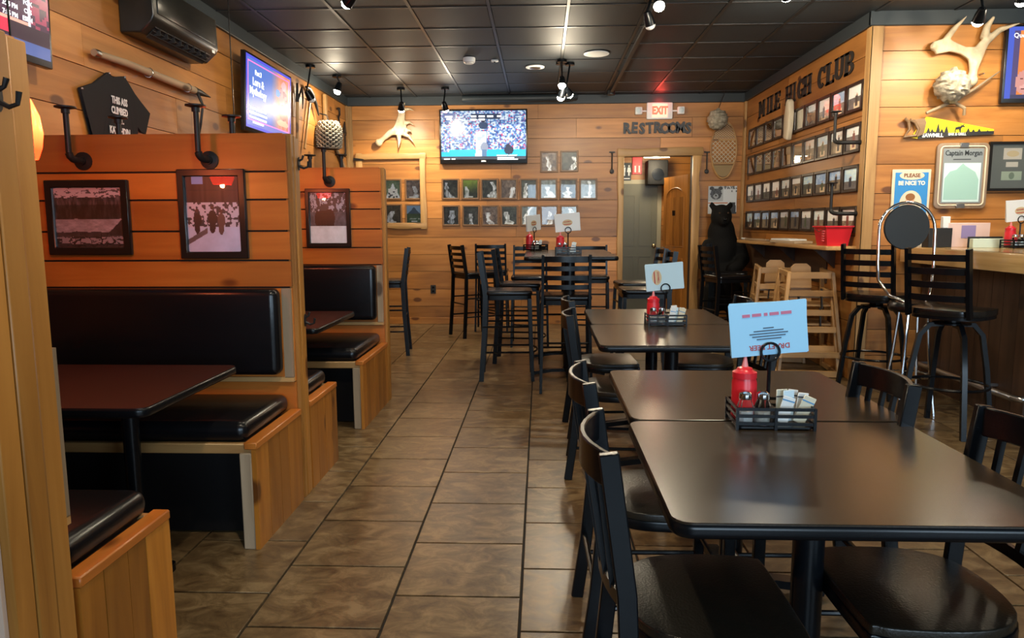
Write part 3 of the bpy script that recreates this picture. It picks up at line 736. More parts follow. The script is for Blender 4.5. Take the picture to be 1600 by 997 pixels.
for lab, loc, rz in (
    ('black ladder-back stool, booth side of the high table beside the middle tables', (-.28, 6.24, 0), .04),
    ('black ladder-back stool, booth side of the high table beside the framed photos', (-.20, 7.02, 0), -.05),
    ('black ladder-back stool standing apart before the framed photos, side on', (-.80, 8.66, 0), .55),
    ('black ladder-back stool facing the framed photos below the wide screen', (-.62, 9.17, 0), PI/2),
    ('black ladder-back stool at the end of the high tables, on the booth side', (-.12, 7.98, 0), -PI/2),
    ('black ladder-back stool at the end of the high tables, on the restroom side', (.55, 8.0, 0), -PI/2-.05),
    ('black ladder-back stool, bear side of the high table beside the middle tables', (.90, 6.35, 0), PI),
    ('black ladder-back stool, bear side of the high table beside the framed photos', (.94, 7.1, 0), PI+.06),
    ('black ladder-back stool behind the booth with the dark team photo', (-1.62, 7.42, 0), PI+.12),
    ('black ladder-back stool beside the bear carving', (2.22, 8.56, 0), -.3),
    ('black ladder-back stool by the wooden high chairs and the bear', (2.05, 8.02, 0), .25)):
    copy_tree(st, loc, rz, lab)

# ---- swivel stools and chrome stool at the bar
def swivel(label, loc, rz):
    t = T('swivel_stool', label, 'stool', loc, rz)
    so = [(p[0]*1.06, p[1]*1.06) for p in seat_outline()]
    B().prism(so, .755, .795, 'xy').bev(.012, 3, 50).obj('seat', mat('seat_gloss', (.010, .009, .008), .22), t)
    B().prism([(p[0]*.98, p[1]*.98) for p in so], .735, .757, 'xy').obj('seat_frame', BLK, t)
    B().lathe([(.11, .69), (.11, .70), (.05, .705), (.05, .735)], 16).obj('swivel_plate', BLK, t)
    for s in (-1, 1): B().sweep([(-.19, s*.18, .75), (-.215, s*.178, .85), (-.262, s*.176, 1.175)], .022, .045, (1, 0, 0)).obj('back_post', BLK, t)
    for k in range(4):
        z = .87+.083*k; B().sweep(arc(-.215-.047*(z-.85)/.325, .035, .176, z, 6), .010, .04).obj('ladder_slat', BLK, t)
    lg = T('x', None, None); bpy.data.objects.remove(lg)
    for k in range(4):
        a = PI/4+k*PI/2; c, s = math.cos(a), math.sin(a)
        B().sweep([(.05*c, .05*s, .69), (.13*c, .13*s, .685), (.185*c, .185*s, .62), (.225*c, .225*s, .40), (.275*c, .275*s, 0)], .03, .028, (c, s, .01)).obj('leg', BLK, t)
    B().tube([(.232*math.cos(a), .232*math.sin(a), .30) for a in [2*PI*i/24 for i in range(24)]], .010, 6, True).obj('foot_ring', BLK, t)
    return t
sw = swivel('black swivel bar stool at the corner of the bar by the foot rail', (2.62, 4.66, 0), math.radians(38))
copy_tree(sw, (2.60, 5.66, 0), math.radians(48), 'black swivel bar stool between the chrome stool and the wooden high chairs')
t = T('chrome_stool', 'chrome-framed bar stool with a round black back pad', 'stool', (2.60, 5.12, 0), 0)
B().lathe([(.02, 0), (.155, .002), (.16, .012), (.155, .03), (.02, .034)], 28, (0, .135, 1.30), 'y').obj('back_pad', mat('grey_vinyl', (.028, .03, .03), .5), t)
arch = [(-.19, .12, .93), (-.195, .13, 1.05), (-.195, .14, 1.28)]+[(-.195*math.cos(a), .145, 1.28+.195*math.sin(a)) for a in [PI*i/12 for i in range(1, 12)]]+[(.195, .14, 1.28), (.195, .13, 1.05), (.19, .12, .93)]
arch = [(-.06, -.06, .78), (-.14, .05, .82)]+arch+[(.14, .05, .82), (.06, -.06, .78)]
B().tube(arch, .0115, 10).obj('back_tube', CHROME, t)
B().lathe([(.15, .72), (.165, .735), (.165, .765), (.15, .785), (.02, .79)], 24, (0, -.02, 0)).obj('seat', VINYL, t)
for k in range(4):
    a = PI/4+k*PI/2; c, s = math.cos(a), math.sin(a)
    B().tube([(.09*c, .09*s-.02, .72), (.12*c, .12*s-.02, .4), (.175*c, .175*s-.02, 0)], .011, 8).obj('leg', CHROME, t)
B().tube([(.142*math.cos(a), .142*math.sin(a)-.02, .27) for a in [2*PI*i/20 for i in range(20)]], .008, 6, True).obj('foot_ring', CHROME, t)

# ================================================================== BAR
bt = T('bar_counter', 'wooden bar counter with a thick glossy pine top and dark plank body', 'bar', (0, 0, 0))
ZB = 1.14
B().box(2.97, 3.75, 4.52, YP-.03, ZB-.02, ZB).box(2.97, 5.8, 4.52, 5.2, ZB-.0205, ZB-.0005).obj('bar_top', W_B, bt)
B().box(2.955, 3.01, 4.505, YP-.03, ZB-.125, ZB-.003).bev(.006, 2).obj('edge_board', W_B, bt)
B().box(2.956, 5.8, 4.50, 4.55, ZB-.125, ZB-.004).bev(.006, 2).obj('edge_board', W_B, bt)
B().box(3.17, 3.6, 4.74, YP-.03, 0, ZB-.02).box(3.17, 5.8, 4.74, 5.1, 0, ZB-.02).obj('bar_core', DARKGAP, bt, smooth=0)
y = 4.72
k = 0
while y < YP-.05:
    e = min(y+.13+.03*(k % 2), YP-.03); B().box(3.15, 3.168, y+.002, e-.002, .0, ZB-.02).obj('body_plank', W_D[2], bt, smooth=0); y = e; k += 1
x = 3.15
while x < 5.3: B().box(x+.002, x+.138, 4.72, 4.738, 0, ZB-.02).obj('body_plank', W_D[2], bt, smooth=0); x += .14
B().tube([(3.0, 6.0, .22), (3.0, 4.6, .22), (3.03, 4.57, .22), (5.2, 4.57, .22)], .022, 10).obj('foot_rail', STEEL, bt)
for p in ((3.08, 5.8), (3.08, 5.0)): B().bar((p[0]+.09, p[1], .22), (3.0, p[1], .22), .02, .02).obj('rail_arm', STEEL, bt)
for p in ((3.4, 4.66),): B().bar((p[0], p[1]+.06, .22), (p[0], 4.57, .22), .02, .02).obj('rail_arm', STEEL, bt)

# high shelf along the photo wall
R = random.Random(4)
t = T('wall_shelf', 'narrow live-edge shelf below the rows of small photos', 'shelf', (0, 0, 0))
pts = [(XR-.001, 8.9), (XR-.001, 6.14)]+[(XR-.27+.035*vn(i*.7, 3, 2), 6.14+2.76*i/22) for i in range(23)]
B().prism(pts, 1.105, 1.14, 'xy').bev(.006, 2, 50).obj('shelf_board', W_T[1], t)
for y in (6.6, 7.6, 8.6): B().prism([(XR-.001, 1.105), (XR-.2, 1.105), (XR-.001, .93)], y-.015, y+.015, 'xz').obj('shelf_brace', W_D[2], t)
# below the shelf the wall is clad with a dark board
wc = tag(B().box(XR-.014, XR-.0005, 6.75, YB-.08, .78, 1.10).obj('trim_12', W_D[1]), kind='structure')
# red basket on the shelf
def basket(loc):
    t = T('plastic_basket', 'red plastic basket on the narrow shelf below the small photos', 'basket', loc, 0)
    def ring(a, c): return [(-a, -c), (a, -c), (a, c), (-a, c)]
    b = B(); lo, hi = ring(.085, .115), ring(.11, .145)
    vs = [(p[0], p[1], .0) for p in lo]+[(p[0], p[1], .165) for p in hi]+[(p[0]*.95, p[1]*.96, .165) for p in hi]+[(p[0]*.94, p[1]*.95, .006) for p in lo]
    fs = [(3, 2, 1, 0), (12, 13, 14, 15)]
    for i in range(4):
        q = (i+1) % 4; fs += [(i, q, 4+q, 4+i), (4+i, 4+q, 8+q, 8+i), (8+i, 8+q, 12+q, 12+i)]
    b.add(vs, fs).obj('tub', REDP, t, smooth=0)
    frame_ring(B(), .235, .305, .014, 0, .012).xf(Matrix.Translation((0, 0, .158)) @ Matrix.Rotation(PI/2, 4, 'X')).obj('rim', REDP, t)
    for k in range(5): B().box(-.114+.0, -.106, -.10, -.06, .04+.02*k, .05+.02*k).obj('vent_bar', mat('pink_plastic', (.7, .12, .14), .4), t)
    B().tube([(-.112, -.12, .15), (-.118, .0, .12), (-.112, .12, .15)], .003, 6).obj('handle', STEEL, t)
basket((2.50, 6.32, 1.14))
o = T('wooden_paddle', 'pale flat wooden stick lying on the narrow shelf', 'stick', (2.47, 8.45, 1.14), 0)
B().bar((0, -.45, .012), (0, .35, .012), .05, .022).bev(.004, 1).obj('blade', W_G[1], o); B().tube([(0, .35, .012), (.02, .62, .013)], .012, 8).obj('grip', PAPERW, o)
o = T('flat_carton', 'flattened pale carton lying on the narrow shelf beside the red basket', 'carton', (2.48, 7.3, 1.14), .05)
B().box(-.09, .09, -.32, .32, 0, .025).bev(.003, 1).obj('lower_flap', mat('carton', (.45, .34, .22), .8), o); B().box(-.085, .08, -.2, .3, .025, .042).bev(.002, 1).obj('upper_flap', PAPERW, o)
for lab, z in (('black iron pipe bracket between the upper photo rows by the corner post', 1.99), ('black iron pipe bracket below the third photo row by the corner post', 1.41)):
    pipe_bracket(lab, (XR-.001, 6.17, z), -PI/2, hgt=.26, off=.20, dx=-.06)

# wooden high chairs, stacked
def high_chair(label, loc, rz):
    t = T('high_chair', label, 'high chair', loc, rz); W = W_HC
    for s in (-1, 1):
        B().bar((.27, s*.25, 0), (.17, s*.18, .74), .045, .03, (0, 1, 0)).bev(.004, 1).obj('front_leg', W[2], t)
        B().bar((-.27, s*.25, 0), (-.14, s*.18, .76), .045, .03, (0, 1, 0)).bev(.004, 1).obj('rear_leg', W[2], t)
        B().bar((-.27, s*.25, .03), (.27, s*.25, .03), .045, .03, (0, 1, 0)).bev(.004, 1).obj('base_rail', W[0], t)
        B().bar((-.15, s*.18, .735), (.18, s*.18, .725), .045, .03, (0, 1, 0)).bev(.004, 1).obj('arm_rail', W[0], t)
        B().bar((-.19, s*.205, .44), (.21, s*.205, .44), .04, .028, (0, 1, 0)).obj('seat_rail', W[0], t)
    B().bar((.27, -.25, .035), (.27, .25, .035), .03, .05).obj('front_foot_rail', W[1], t)
    B().bar((.235, -.225, .25), (.235, .225, .25), .03, .05).obj('foot_rest', W[1], t)
    B().bar((.172, -.18, .715), (.172, .18, .715), .03, .055).obj('top_bar', W[1], t)
    B().bar((.195, -.2, .56), (.195, .2, .56), .03, .05).obj('guard_bar', W[1], t)
    B().box(-.17, .17, -.19, .19, .445, .462).obj('seat', W[1], t)
    B().prism([(-.10, .58), (.10, .58), (.085, .77), (.05, .80), (-.05, .80), (-.085, .77)], -.165, -.145, 'yz').obj('backrest', W[1], t)
    B().bar((.19, .09, .60), (.19, .10, .43), .035, .01).obj('strap', BLKM, t); B().bar((.19, -.09, .56), (.19, -.10, .44), .035, .01).obj('strap', BLKM, t)
    return t
hc = high_chair('pale wooden high chair, lower of the stack by the bar stools', (2.36, 6.52, 0), math.radians(-97))
copy_tree(hc, (2.35, 6.50, .17), math.radians(-95), 'pale wooden high chair, upper of the stack by the bar stools')
copy_tree(hc, (2.33, 7.22, 0), math.radians(-101), 'pale wooden high chair, lower of the stack towards the bear')
copy_tree(hc, (2.33, 7.20, .17), math.radians(-100), 'pale wooden high chair, upper of the stack towards the bear')

# ================================================================== MENU RACKS AND CONDIMENTS
INK_R = mat('ink_red', (.45, .06, .05), .6); INK_B = mat('ink_dark', (.05, .07, .10), .6)
def caddy(labels, loc, rz, scale=1.0, menu='plain', detail=True, mrz=0, where=''):
    """wire caddy with a menu clip; the bottle, shakers, packets and menus are things of their own standing in it"""
    t = T('condiment_caddy', 'black slatted wire condiment caddy '+where, 'caddy', loc, rz, None)
    L, D, Hh = .215, .135, .062
    B().prism(rrect(-L/2, L/2, -D/2, D/2, .015), .004, .009, 'xy').obj('tray', BLK, t)
    for k, z in enumerate((.018, .04, .06)):
        b = B()
        for y in (-D/2, D/2): b.bar((-L/2, y, z), (L/2, y, z), .005, .009)
        for x in (-L/2, L/2): b.bar((x, -D/2, z), (x, D/2, z), .005, .009)
        b.obj('rail', BLK, t)
    for x, y in ((-L/2, -D/2), (L/2, -D/2), (-L/2, D/2), (L/2, D/2), (0, -D/2), (0, D/2)): B().box(x-.004, x+.004, y-.0045, y+.0045, 0, .064).obj('upright', BLK, t)
    B().box(-.003, .003, -D/2, D/2, .01, .06).obj('divider', BLK, t)
    B().tube([(0, .02, .005), (0, .02, .185)], .0055, 8).obj('menu_post', BLK, t)
    B().tube([(.026*math.cos(a), .014, .211+.026*math.sin(a)) for a in [2*PI*i/20 for i in range(20)]], .0038, 6, True).obj('menu_ring', BLK, t)
    M4 = Matrix.Translation(loc) @ Matrix.Rotation(rz, 4, 'Z')
    P = lambda x, y, z: tuple(M4 @ Vector((x, y, z)))
    k = T('ketchup_bottle', 'red squeeze bottle with a nozzle '+where, 'bottle', P(-.068, .027, .0092), rz)
    B().lathe([(.032, 0), (.036, .004), (.036, .11), (.032, .122), (.032, .126)], 20).obj('body', REDP, k)
    B().lathe([(.035, .123), (.035, .140), (.024, .146), (.021, .152), (.010, .156)], 20).obj('cap', REDP, k)
    kc = [c for c in k.children if c.name.startswith('cap')][0]
    B().lathe([(.010, .155), (.0045, .185), (.003, .19)], 12).obj('nozzle', mat('nozzle', (.75, .25, .25), .4), kc)
    for nm, lb, sx, cont in (('salt_shaker', 'salt', -.071, (.8, .8, .78)), ('pepper_shaker', 'pepper', -.022, (.62, .60, .55))):
        s = T(nm, 'faceted glass %s shaker with steel lid %s' % (lb, where), 'shaker', P(sx-.008, -.036, .0092), rz); s.scale = (1.15, 1.15, 1.25)
        B().lathe([(.019, 0), (.021, .004), (.021, .042), (.015, .056), (.014, .06)], 8).obj('jar', GLASS, s)
        jr = [c for c in s.children if c.name.startswith('jar')][0]
        B().lathe([(.016, .004), (.018, .007), (.018, .032)], 8).obj(lb, mat(lb+'_grains', cont, .8), jr)
        B().lathe([(.0155, .059), (.0165, .062), (.0155, .072), (.008, .077)], 12).obj('lid', CHROME, s)
    Rr = random.Random(int(loc[1]*100))
    cols = [(.78, .80, .78), (.70, .72, .62), (.60, .75, .82), (.74, .74, .72), (.70, .66, .50)]
    ordn = ('first', 'second', 'third', 'fourth', 'fifth', 'sixth')
    for i in range(6 if detail else 3):
        s = T('sugar_packet', '%s sugar packet from the divider %s' % (ordn[i], where), 'packet', P(.026+.012*i, (-.030, .012, -.012, .030, -.028, .004)[i], .012), rz+Rr.uniform(-.35, .35), 'sugar packets '+where)
        s.rotation_euler[1] = Rr.uniform(-.15, .38)
        B().box(-.017, .017, -.002, .002, 0, .078+Rr.uniform(0, .02)).bev(.0015, 1).obj('sleeve', mat('packet_%d' % (i % 5), cols[i % 5], .6), s)
        B().box(-.0168, .0168, -.0024, .0024, .066, .070).obj('crimp', INK_B if i % 2 else mat('ink_blue', (.1, .3, .55), .6), s)
    n = 3
    for i in range(n):
        m = T('menu', 'clipped menu sheet, %s of its stack %s' % (ordn[i], where), 'menu', P(0, .034-.006*i, .214), rz+mrz, 'menus '+where)
        m.rotation_euler[1] = -.06-.022*i
        B().box(-.110, .110, -.0012, .0012, -.012, .142).obj('sheet', PAPER if menu == 'blue' else (mat('menu_pale', (.52, .70, .78), .6) if menu == 'side' else PAPERW), m)
        if i == n-1:
            if menu == 'blue':
                for xa, xb in ((-.072, -.050), (-.044, -.018), (-.010, .0), (.006, .032), (.038, .068)): B().box(xa, xb, -.0022, -.0012, .103, .112).obj('print_word', mat('ink_pink', (.55, .16, .26), .6), m)
                text('DRAFT BEER', .021, INK_R, m, 0, -.002, .012, ext=.0002, bold=.0004).rotation_euler[1] = PI
                for q in range(5):
                    wq = (.03, .085, .11, .095, .07)[q]; B().box(-wq/2, wq/2, -.0022, -.0012, .066-.008*q, .069-.008*q).obj('print_line', INK_B, m)
            else:
                em = B().prism(oval(18, .045, .028, 0, 0), -.0018, -.0012).obj('emblem', mat('emblem_tan', (.62, .50, .30), .6), m, loc=(0, 0, .062))
                B().prism([(-.04, -.010), (.04, -.010), (.03, -.017), (-.03, -.017)], -.0024, -.0012).obj('emblem_saw', INK_R, em)
                text('SAWMILL', .016, INK_R, em, 0, -.003, .008, ext=.0002, bold=.0004)
                if menu == 'side': em.location = (-.045, 0, .065); em.rotation_euler[1] = PI/2
    return t
caddy(None, (.668, 2.08, .7455), -.03, menu='blue', where='at the table pair with blue menus')
caddy(None, (.73, 4.215, .7455), .03, menu='side', where='at the middle table pair')
caddy(None, (.24, 6.35, 1.0705), .04, menu='card', detail=False, where='on the high table beside the middle tables')
caddy(None, (-.05, 7.3, 1.0705), .9, menu='card', detail=False, where='on the high table beside the framed photos')
# the bar's own caddy and papers
caddy(None, (3.55, 5.50, ZB+.0005), .1, menu='card', detail=False, where='on the glossy bar top')
def box_thing(name, label, cat, loc, parts, rz=0):
    t = T(name, label, cat, loc, rz)
    for n, a, m in parts: B().box(*a).bev(.003, 1).obj(n, m, t)
    return t
PINK = mat('flyer_pink', (.72, .52, .47), .6)
q = box_thing('flyer_rack', 'pink flyer standing upright on the bar top below the dollar frame', 'flyer', (3.34, 5.80, ZB), (('card', (-.16, .16, -.004, .004, 0, .19), PINK), ('print', (-.06, .05, -.0055, -.0045, .07, .17), mat('flyer_violet', (.28, .22, .42), .6))))
q = box_thing('receipt_tray', 'pale green receipt tray on the bar top before the pink flyer', 'tray', (3.40, 5.66, ZB), (('back', (-.13, .13, .02, .03, 0, .085), BLKM), ('stack', (-.12, .125, -.03, .02, 0, .07), mat('receipt_green', (.62, .74, .62), .7))))
q = box_thing('napkin_holder', 'black napkin holder on the bar top beside the pink flyer', 'holder', (3.11, 5.82, ZB), (('case', (-.09, .09, -.05, .05, 0, .15), BLKM), ('napkin', (.03, .085, -.02, .02, .15, .24), PAPERW)))
q = box_thing('napkin_stack', 'low stack of white napkins at the end of the bar top by the corner post', 'napkins', (3.06, 6.0, ZB), (('stack', (-.08, .08, -.05, .05, 0, .05), PAPERW), ('top_sheet', (-.075, .075, -.045, .045, .05, .058), mat('napkin_blue', (.55, .65, .8), .7))))

# ================================================================== THINGS ON THE WALLS
def screen(name, label, loc, rz, w, h, fn, nx, ny, tilt=0, bez=.018, chin=.035, depth=.06):
    t = T(name, label, 'television', loc, rz); t.rotation_euler[0] = tilt
    cs = B().box(-w/2, w/2, -depth, -.02, -h/2, h/2).bev(.006, 2).obj('case', mat('tv_plastic', (.008, .008, .009), .25), t)
    B().box(-.12, .12, -.02, .03, -.12, .12).obj('wall_mount', IRON, t)
    art('picture', w-2*bez, h-bez-chin, nx, ny, fn, SCR, cs, y=-depth-.0015, cz=(chin-bez)/2)
    return t
TXT = mat('screen_text', (.02, .02, .02), .5, emit=(1, 1, 1), es=1.1)
def f_ball(u, v):
    if v < .055: return (50, 62, 80)
    col = None
    k = vn(u*60, v*40, 2); q = vn(u*75, v*48, 9)
    if k > .62: col = (225, 240, 252)
    elif k > .46: col = (150, 190, 230)
    elif k > .28: col = (95, 140, 205)
    else: col = (60, 85, 145)
    if q > .84: col = (225, 50, 85)
    elif q > .78: col = (160, 120, 200)
    if v > .72: col = tuple(c*.85 for c in col)
    if v < .2 and (u > .1-.3*(.2-v) or v < .15): col = (10, 200, 245)
    # figure of the pitcher and the crouching catcher
    if blob(u, v, .5, .70, .055, .08): col = (40, 62, 95)
    if blob(u, v, .5, .80, .03, .04): col = (35, 40, 60)
    if abs(u-.47-.02*(v-.3)) < .062 and .06 < v < .58: col = (232, 238, 246) if vn(u*20, v*20, 4) > .25 else (190, 205, 225)
    if blob(u, v, .51, .25, .045, .1): col = (150, 160, 180)
    if abs(u-.51) < .03 and .05 < v < .2: col = (90, 130, 170)
    if blob(u, v, .80, .19, .055, .09): col = (38, 52, 80)
    if blob(u, v, .79, .28, .025, .035): col = (45, 50, 70)
    if blob(u, v, .72, .08, .07, .02) or blob(u, v, .84, .08, .06, .02): col = (225, 235, 240)
    if .35 < u < .7 and .83 < v < .93: col = (28, 45, 75)
    if .03 < u < .17 and .83 < v < .95: col = (90, 105, 150)
    return col
a, c = ony(686, 171, YB-.09), ony(824, 255, YB-.09)
tv = screen('television', 'wide television showing a ball game on the wall above the photo rows', ((a.x+c.x)/2, YB, (a.z+c.z)/2), 0, c.x-a.x, a.z-c.z, f_ball, 110, 64, bez=.02, chin=.055, depth=.075)
B().box(-.03, .03, -.079, -.075, -.325, -.305).obj('badge', SWH, tv)
for xa, xb, z in ((-.16, -.09, .255), (-.06, .02, .255), (.05, .13, .255), (.18, .24, .255), (-.16, -.09, .215), (-.06, .02, .215), (-.50, -.40, .255), (-.48, -.41, .225)): B().box(xa, xb, -.0785, -.0765, z-.011, z+.011).obj('caption_word', TXT, tv)
for xa, xb, z in ((-.52, -.44, -.285), (-.42, -.37, -.285), (.18, .40, -.272), (.18, .45, -.292)): B().box(xa, xb, -.0785, -.0765, z-.007, z+.007).obj('score_word', TXT, tv)
def f_lore(u, v):
    if u < .025 or u > .975 or v < .03 or v > .96: return (66, 70, 205)
    if v < .10: return (90, 105, 190)
    base = (45+30*v, 92+20*v, 190)
    g = (u-.52)/.2
    warm = mixc((235, 160, 110), (150, 60, 70), fbm(u*5, v*5, 2))
    col = mixc(base, warm, g)
    if blob(u, v, .80, .62, .11, .16): col = (205, 120, 130) if vn(u*22, v*22, 1) > .4 else (120, 60, 90)
    if blob(u, v, .82, .80, .06, .07): col = (225, 150, 160)
    if blob(u, v, .68, .66, .05, .06): col = (60, 130, 220)
    if blob(u, v, .81, .38, .1, .14): col = (130, 55, 65)
    if abs(u-.76) < .02 and v < .28 or abs(u-.86) < .02 and v < .28: col = (210, 130, 120)
    if blob(u, v, .8, .22, .14, .05): col = (215, 170, 140)
    e = min(u-.03, .95-u, v-.105, .93-v)
    if 0 <= e < .012: return (245, 120, 200)
    return col
t = screen('television', 'television with a blue page reading Part 3 Lore and Mythology', (XL+.06, 6.60, 2.447), PI/2, 1.11, .645, f_lore, 90, 56, tilt=.05)
text('Part 3', .058, TXT, t, -.28, -.064, .18, ext=.0005, bold=.0015)
text('Lore &', .088, TXT, t, -.28, -.064, .10, ext=.0005, bold=.002)
text('Mythology', .088, TXT, t, -.28, -.064, .02, ext=.0005, bold=.002)
for k, wq in enumerate((.36, .40, .38, .24)): B().box(-.28-wq/2, -.28+wq/2, -.0645, -.0625, -.13-.038*k, -.113-.038*k).obj('quote_line', TXT, t)
def f_sched(u, v):
    if u < .88 and v > .2:
        if u > .865 or v < .225: return (235, 235, 255) if u > .865 else (255, 170, 150)
        return mixc((70, 18, 60), (35, 12, 45), v)
    c = vn(u*40, v*30, 2)
    if v < .08: return (70, 90, 150)
    if v < .2: return (45, 18, 42) if (u < .66 or u > .76 or v < .11) else (225, 40, 75)
    return (150, 40, 80) if c > .55 else (62, 24, 58)
t = screen('television', 'television listing game times on a dark page above the booth partition by the pale panel', (XL+.06, 3.07, 2.462), PI/2, 1.18, .70, f_sched, 70, 44, tilt=.03)
for s_, px, py in (('3:25 PM', 17, 6), ('7:15 PM', 18, 20), ('FOX', 44, 5), ('CBS', 45, 18), ('ESPN', 45, 30)):
    q = onx(px, py, XL+.125); text(s_, .03, TXT, t, q.y-3.07, -.064, q.z-2.462, ext=.0005, bold=.0006)
def f_talk(u, v):
    if u < .045 or v > .95: return (70, 90, 190)
    col = mixc((205, 105, 45), (225, 140, 70), fbm(u*4, v*4, 1))
    if u < .09: col = (80, 70, 110)
    if blob(u, v, .15, .23, .075, .17): col = (200, 140, 130)
    if blob(u, v, .16, .16, .055, .03): col = (215, 160, 150)
    if blob(u, v, .125, .27, .012, .01) or blob(u, v, .165, .27, .012, .01) or blob(u, v, .148, .13, .022, .012): col = (110, 60, 60)
    if v < .06: col = (60, 60, 90)
    return col
t = screen('television', 'television with an orange picture of a bald face on the bar wall', (4.18, YP-.001, 2.57), 0, 1.06, .60, f_talk, 90, 56)
text('Questions', .05, TXT, t, -.37, -.064, .215, ext=.0005)

# air conditioner
t = T('air_conditioner', 'black wall air conditioner hung beside the blue-page television', 'air conditioner', (XL, 4.91, 2.50), PI/2)
prof = [(0, .0), (-.13, .0), (-.205, .065), (-.22, .10), (-.215, .30), (-.19, .315), (0, .315)]
ACM = mat('ac_plastic', (.013, .013, .012), .28)
B().prism([(p[0], p[1]) for p in prof], -.44, .44, 'yz').bev(.012, 3).obj('housing', ACM, t)
B().box(-.40, .40, -.226, -.214, .115, .295).bev(.005, 2).obj('front_cover', mat('ac_cover', (.02, .02, .017), .22, metal=.2), t)
B().bar((-.37, -.152, .012), (.37, -.152, .012), .004, .075, (0, -.72, .65)).obj('outlet', BLKM, t)
for k in range(3): B().bar((-.37, -.15-.02*k, .008+.018*k), (.37, -.15-.02*k, .008+.018*k), .003, .018, (0, -.6, -.6)).obj('louver', mat('louver_grey', (.05, .05, .05), .3), t)
for k in range(8): B().box(-.33+.088*k, -.325+.088*k, -.195, -.14, .004, .05).obj('vane', BLKM, t)
B().box(.33, .37, -.2235, -.2215, .055, .075).obj('indicator', SWH, t)
# log-driving pole
t = T('log_pole', 'grey weathered log-driving pole with an iron tip, clipped above the black T-shirt', 'pole', (XL+.05, 4.83, 2.305), PI/2)
B().tube([(-.70, 0, -.005), (-.4, 0, .005), (.2, 0, .0), (.46, 0, .0)], [.019, .022, .026, .026], 12).obj('shaft', W_G[0], t)
B().tube([(.46, 0, 0), (.56, 0, .0), (.72, 0, -.004)], [.028, .022, .004], 12).obj('spike', IRON, t)
B().tube([(.50, -.01, -.02), (.50, -.04, -.10), (.49, -.02, -.24), (.51, .0, -.30)], [.012, .010, .009, .004], 8).obj('hook', IRON, t)
for x in (-.15, .36): B().tube([(x, .029*math.cos(a), .029*math.sin(a)) for a in [2*PI*i/16 for i in range(16)]], .004, 6, True).obj('clip', CHROME, t)
B().lathe([(.02, -.72), (.023, -.71), (.023, -.68)], 12, (0, 0, -.005), 'x').obj('ferrule', STEEL, t)
# T-shirt
t = T('t_shirt', 'black T-shirt with white lettering pinned to the pine wall', 'shirt', (XL, 4.42, 2.05), PI/2)
def shl(cx, cy): p = onx(cx/3.56, cy/3.56, XL+.02); return (p.y-4.42, p.z-2.05)
outl = [shl(*p) for p in ((443, 487), (520, 462), (598, 403), (622, 428), (655, 440), (684, 424), (740, 520), (828, 632), (806, 746), (780, 735), (758, 706), (760, 900), (544, 900), (534, 655), (492, 652))]
b = B().prism(outl, -.028, -.010); bmesh.ops.triangulate(b.bm, faces=[f for f in b.bm.faces if len(f.verts) > 4]); bmesh.ops.subdivide_edges(b.bm, edges=b.bm.edges, cuts=2)
for v in b.bm.verts: v.co.y += .008*(vn(v.co.x*9, v.co.z*5, 3)-.5)
b.obj('fabric', mat('black_cotton', (.0085, .010, .012), .85), t)
TW = mat('print_white', (.72, .74, .74), .7)
for s_, cx, cy in (('THIS ASS', 651, 566), ('CLIMBED', 652, 622), ('MT.', 657, 672), ('KATAHDIN', 655, 733)):
    q = shl(cx, cy); text(s_, .058, TW, t, q[0], -.036, q[1], ext=.001, bold=.0018, sx=.72)
for k in ((447, 492), (600, 408), (686, 430)): q = shl(*k); B().ball((q[0], -.03, q[1]), .007, 8, 6).obj('pin', STEEL, t)
# logging tools near the corner
def peavey(label, y, z0, z1, dy, hook=True):
    t = T('logging_tool', label, 'tool', (XL+.03, y, z0), PI/2)
    L = z1-z0
    B().tube([(-dy, 0, 0), (0, 0, L*.72)], [.014, .017], 8).obj('handle', W_T[2], t)
    B().tube([(0, 0, L*.70), (dy*.3, 0, L)], [.02, .012], 8).obj('socket', IRON, t)
    if hook: B().tube([(0, -.01, L*.74), (.10, -.02, L*.95), (.13, -.02, L*.8), (.10, -.02, L*.62)], [.01, .011, .01, .005], 8).obj('hook', IRON, t)
    return t
peavey('logging peavey with curved iron hook beside the blue-page television', 7.62, 2.15, 2.80, .06)
t = T('pickaxe', 'pickaxe with dark curved head and pale handle on the wall above the partition', 'pickaxe', (XL+.03, 7.95, 2.15), PI/2)
B().tube([(-.16, 0, 0), (.12, 0, .60)], .014, 8).obj('handle', W_T[2], t)
B().tube([(-.06, -.01, .66), (.02, -.02, .66), (.12, -.02, .62), (.24, -.02, .53), (.33, -.02, .42)], [.012, .02, .024, .02, .008], 8).obj('head', IRON, t)
t = T('oar_handle', 'pale wooden handle hanging upright behind the big pine cone', 'handle', (XL+.025, 8.62, 2.36), PI/2)
B().prism([(-.03, .5), (.05, .5), (.03, .02), (-.03, .02)], -.02, .02).bev(.01, 2).obj('blade', W_T[2], t); B().tube([(0, 0, .04), (0, 0, -.12)], .018, 10).obj('grip', W_T[2], t)
t = T('walking_stick', 'grey wooden pole leaning down from the big pine cone to the corner', 'pole', (XL+.025, 8.72, 2.42), PI/2)
B().tube([(-.02, 0, .06), (.72, 0, -.40)], [.026, .022], 10).obj('shaft', W_G[0], t); B().tube([(.72, 0, -.40), (.82, 0, -.46)], [.024, .012], 10).obj('tip', IRON, t)
t = T('iron_hook', 'rusty S-shaped iron hook on the pine wall near the corner post', 'hook', (XL+.02, 9.2, 2.64), PI/2)
B().tube([(-.02, 0, .14), (.06, 0, .16), (.06, 0, .08), (.0, 0, .04), (.03, 0, -.02), (.04, 0, -.14), (.10, 0, -.20), (.22, 0, -.17)], [.012]*6+[.011, .004], 8).obj('shank', IRON, t)
B().lathe([(.022, 0), (.022, .006)], 12, (-.02, -.01, .14), 'y').obj('eye', IRON, t)
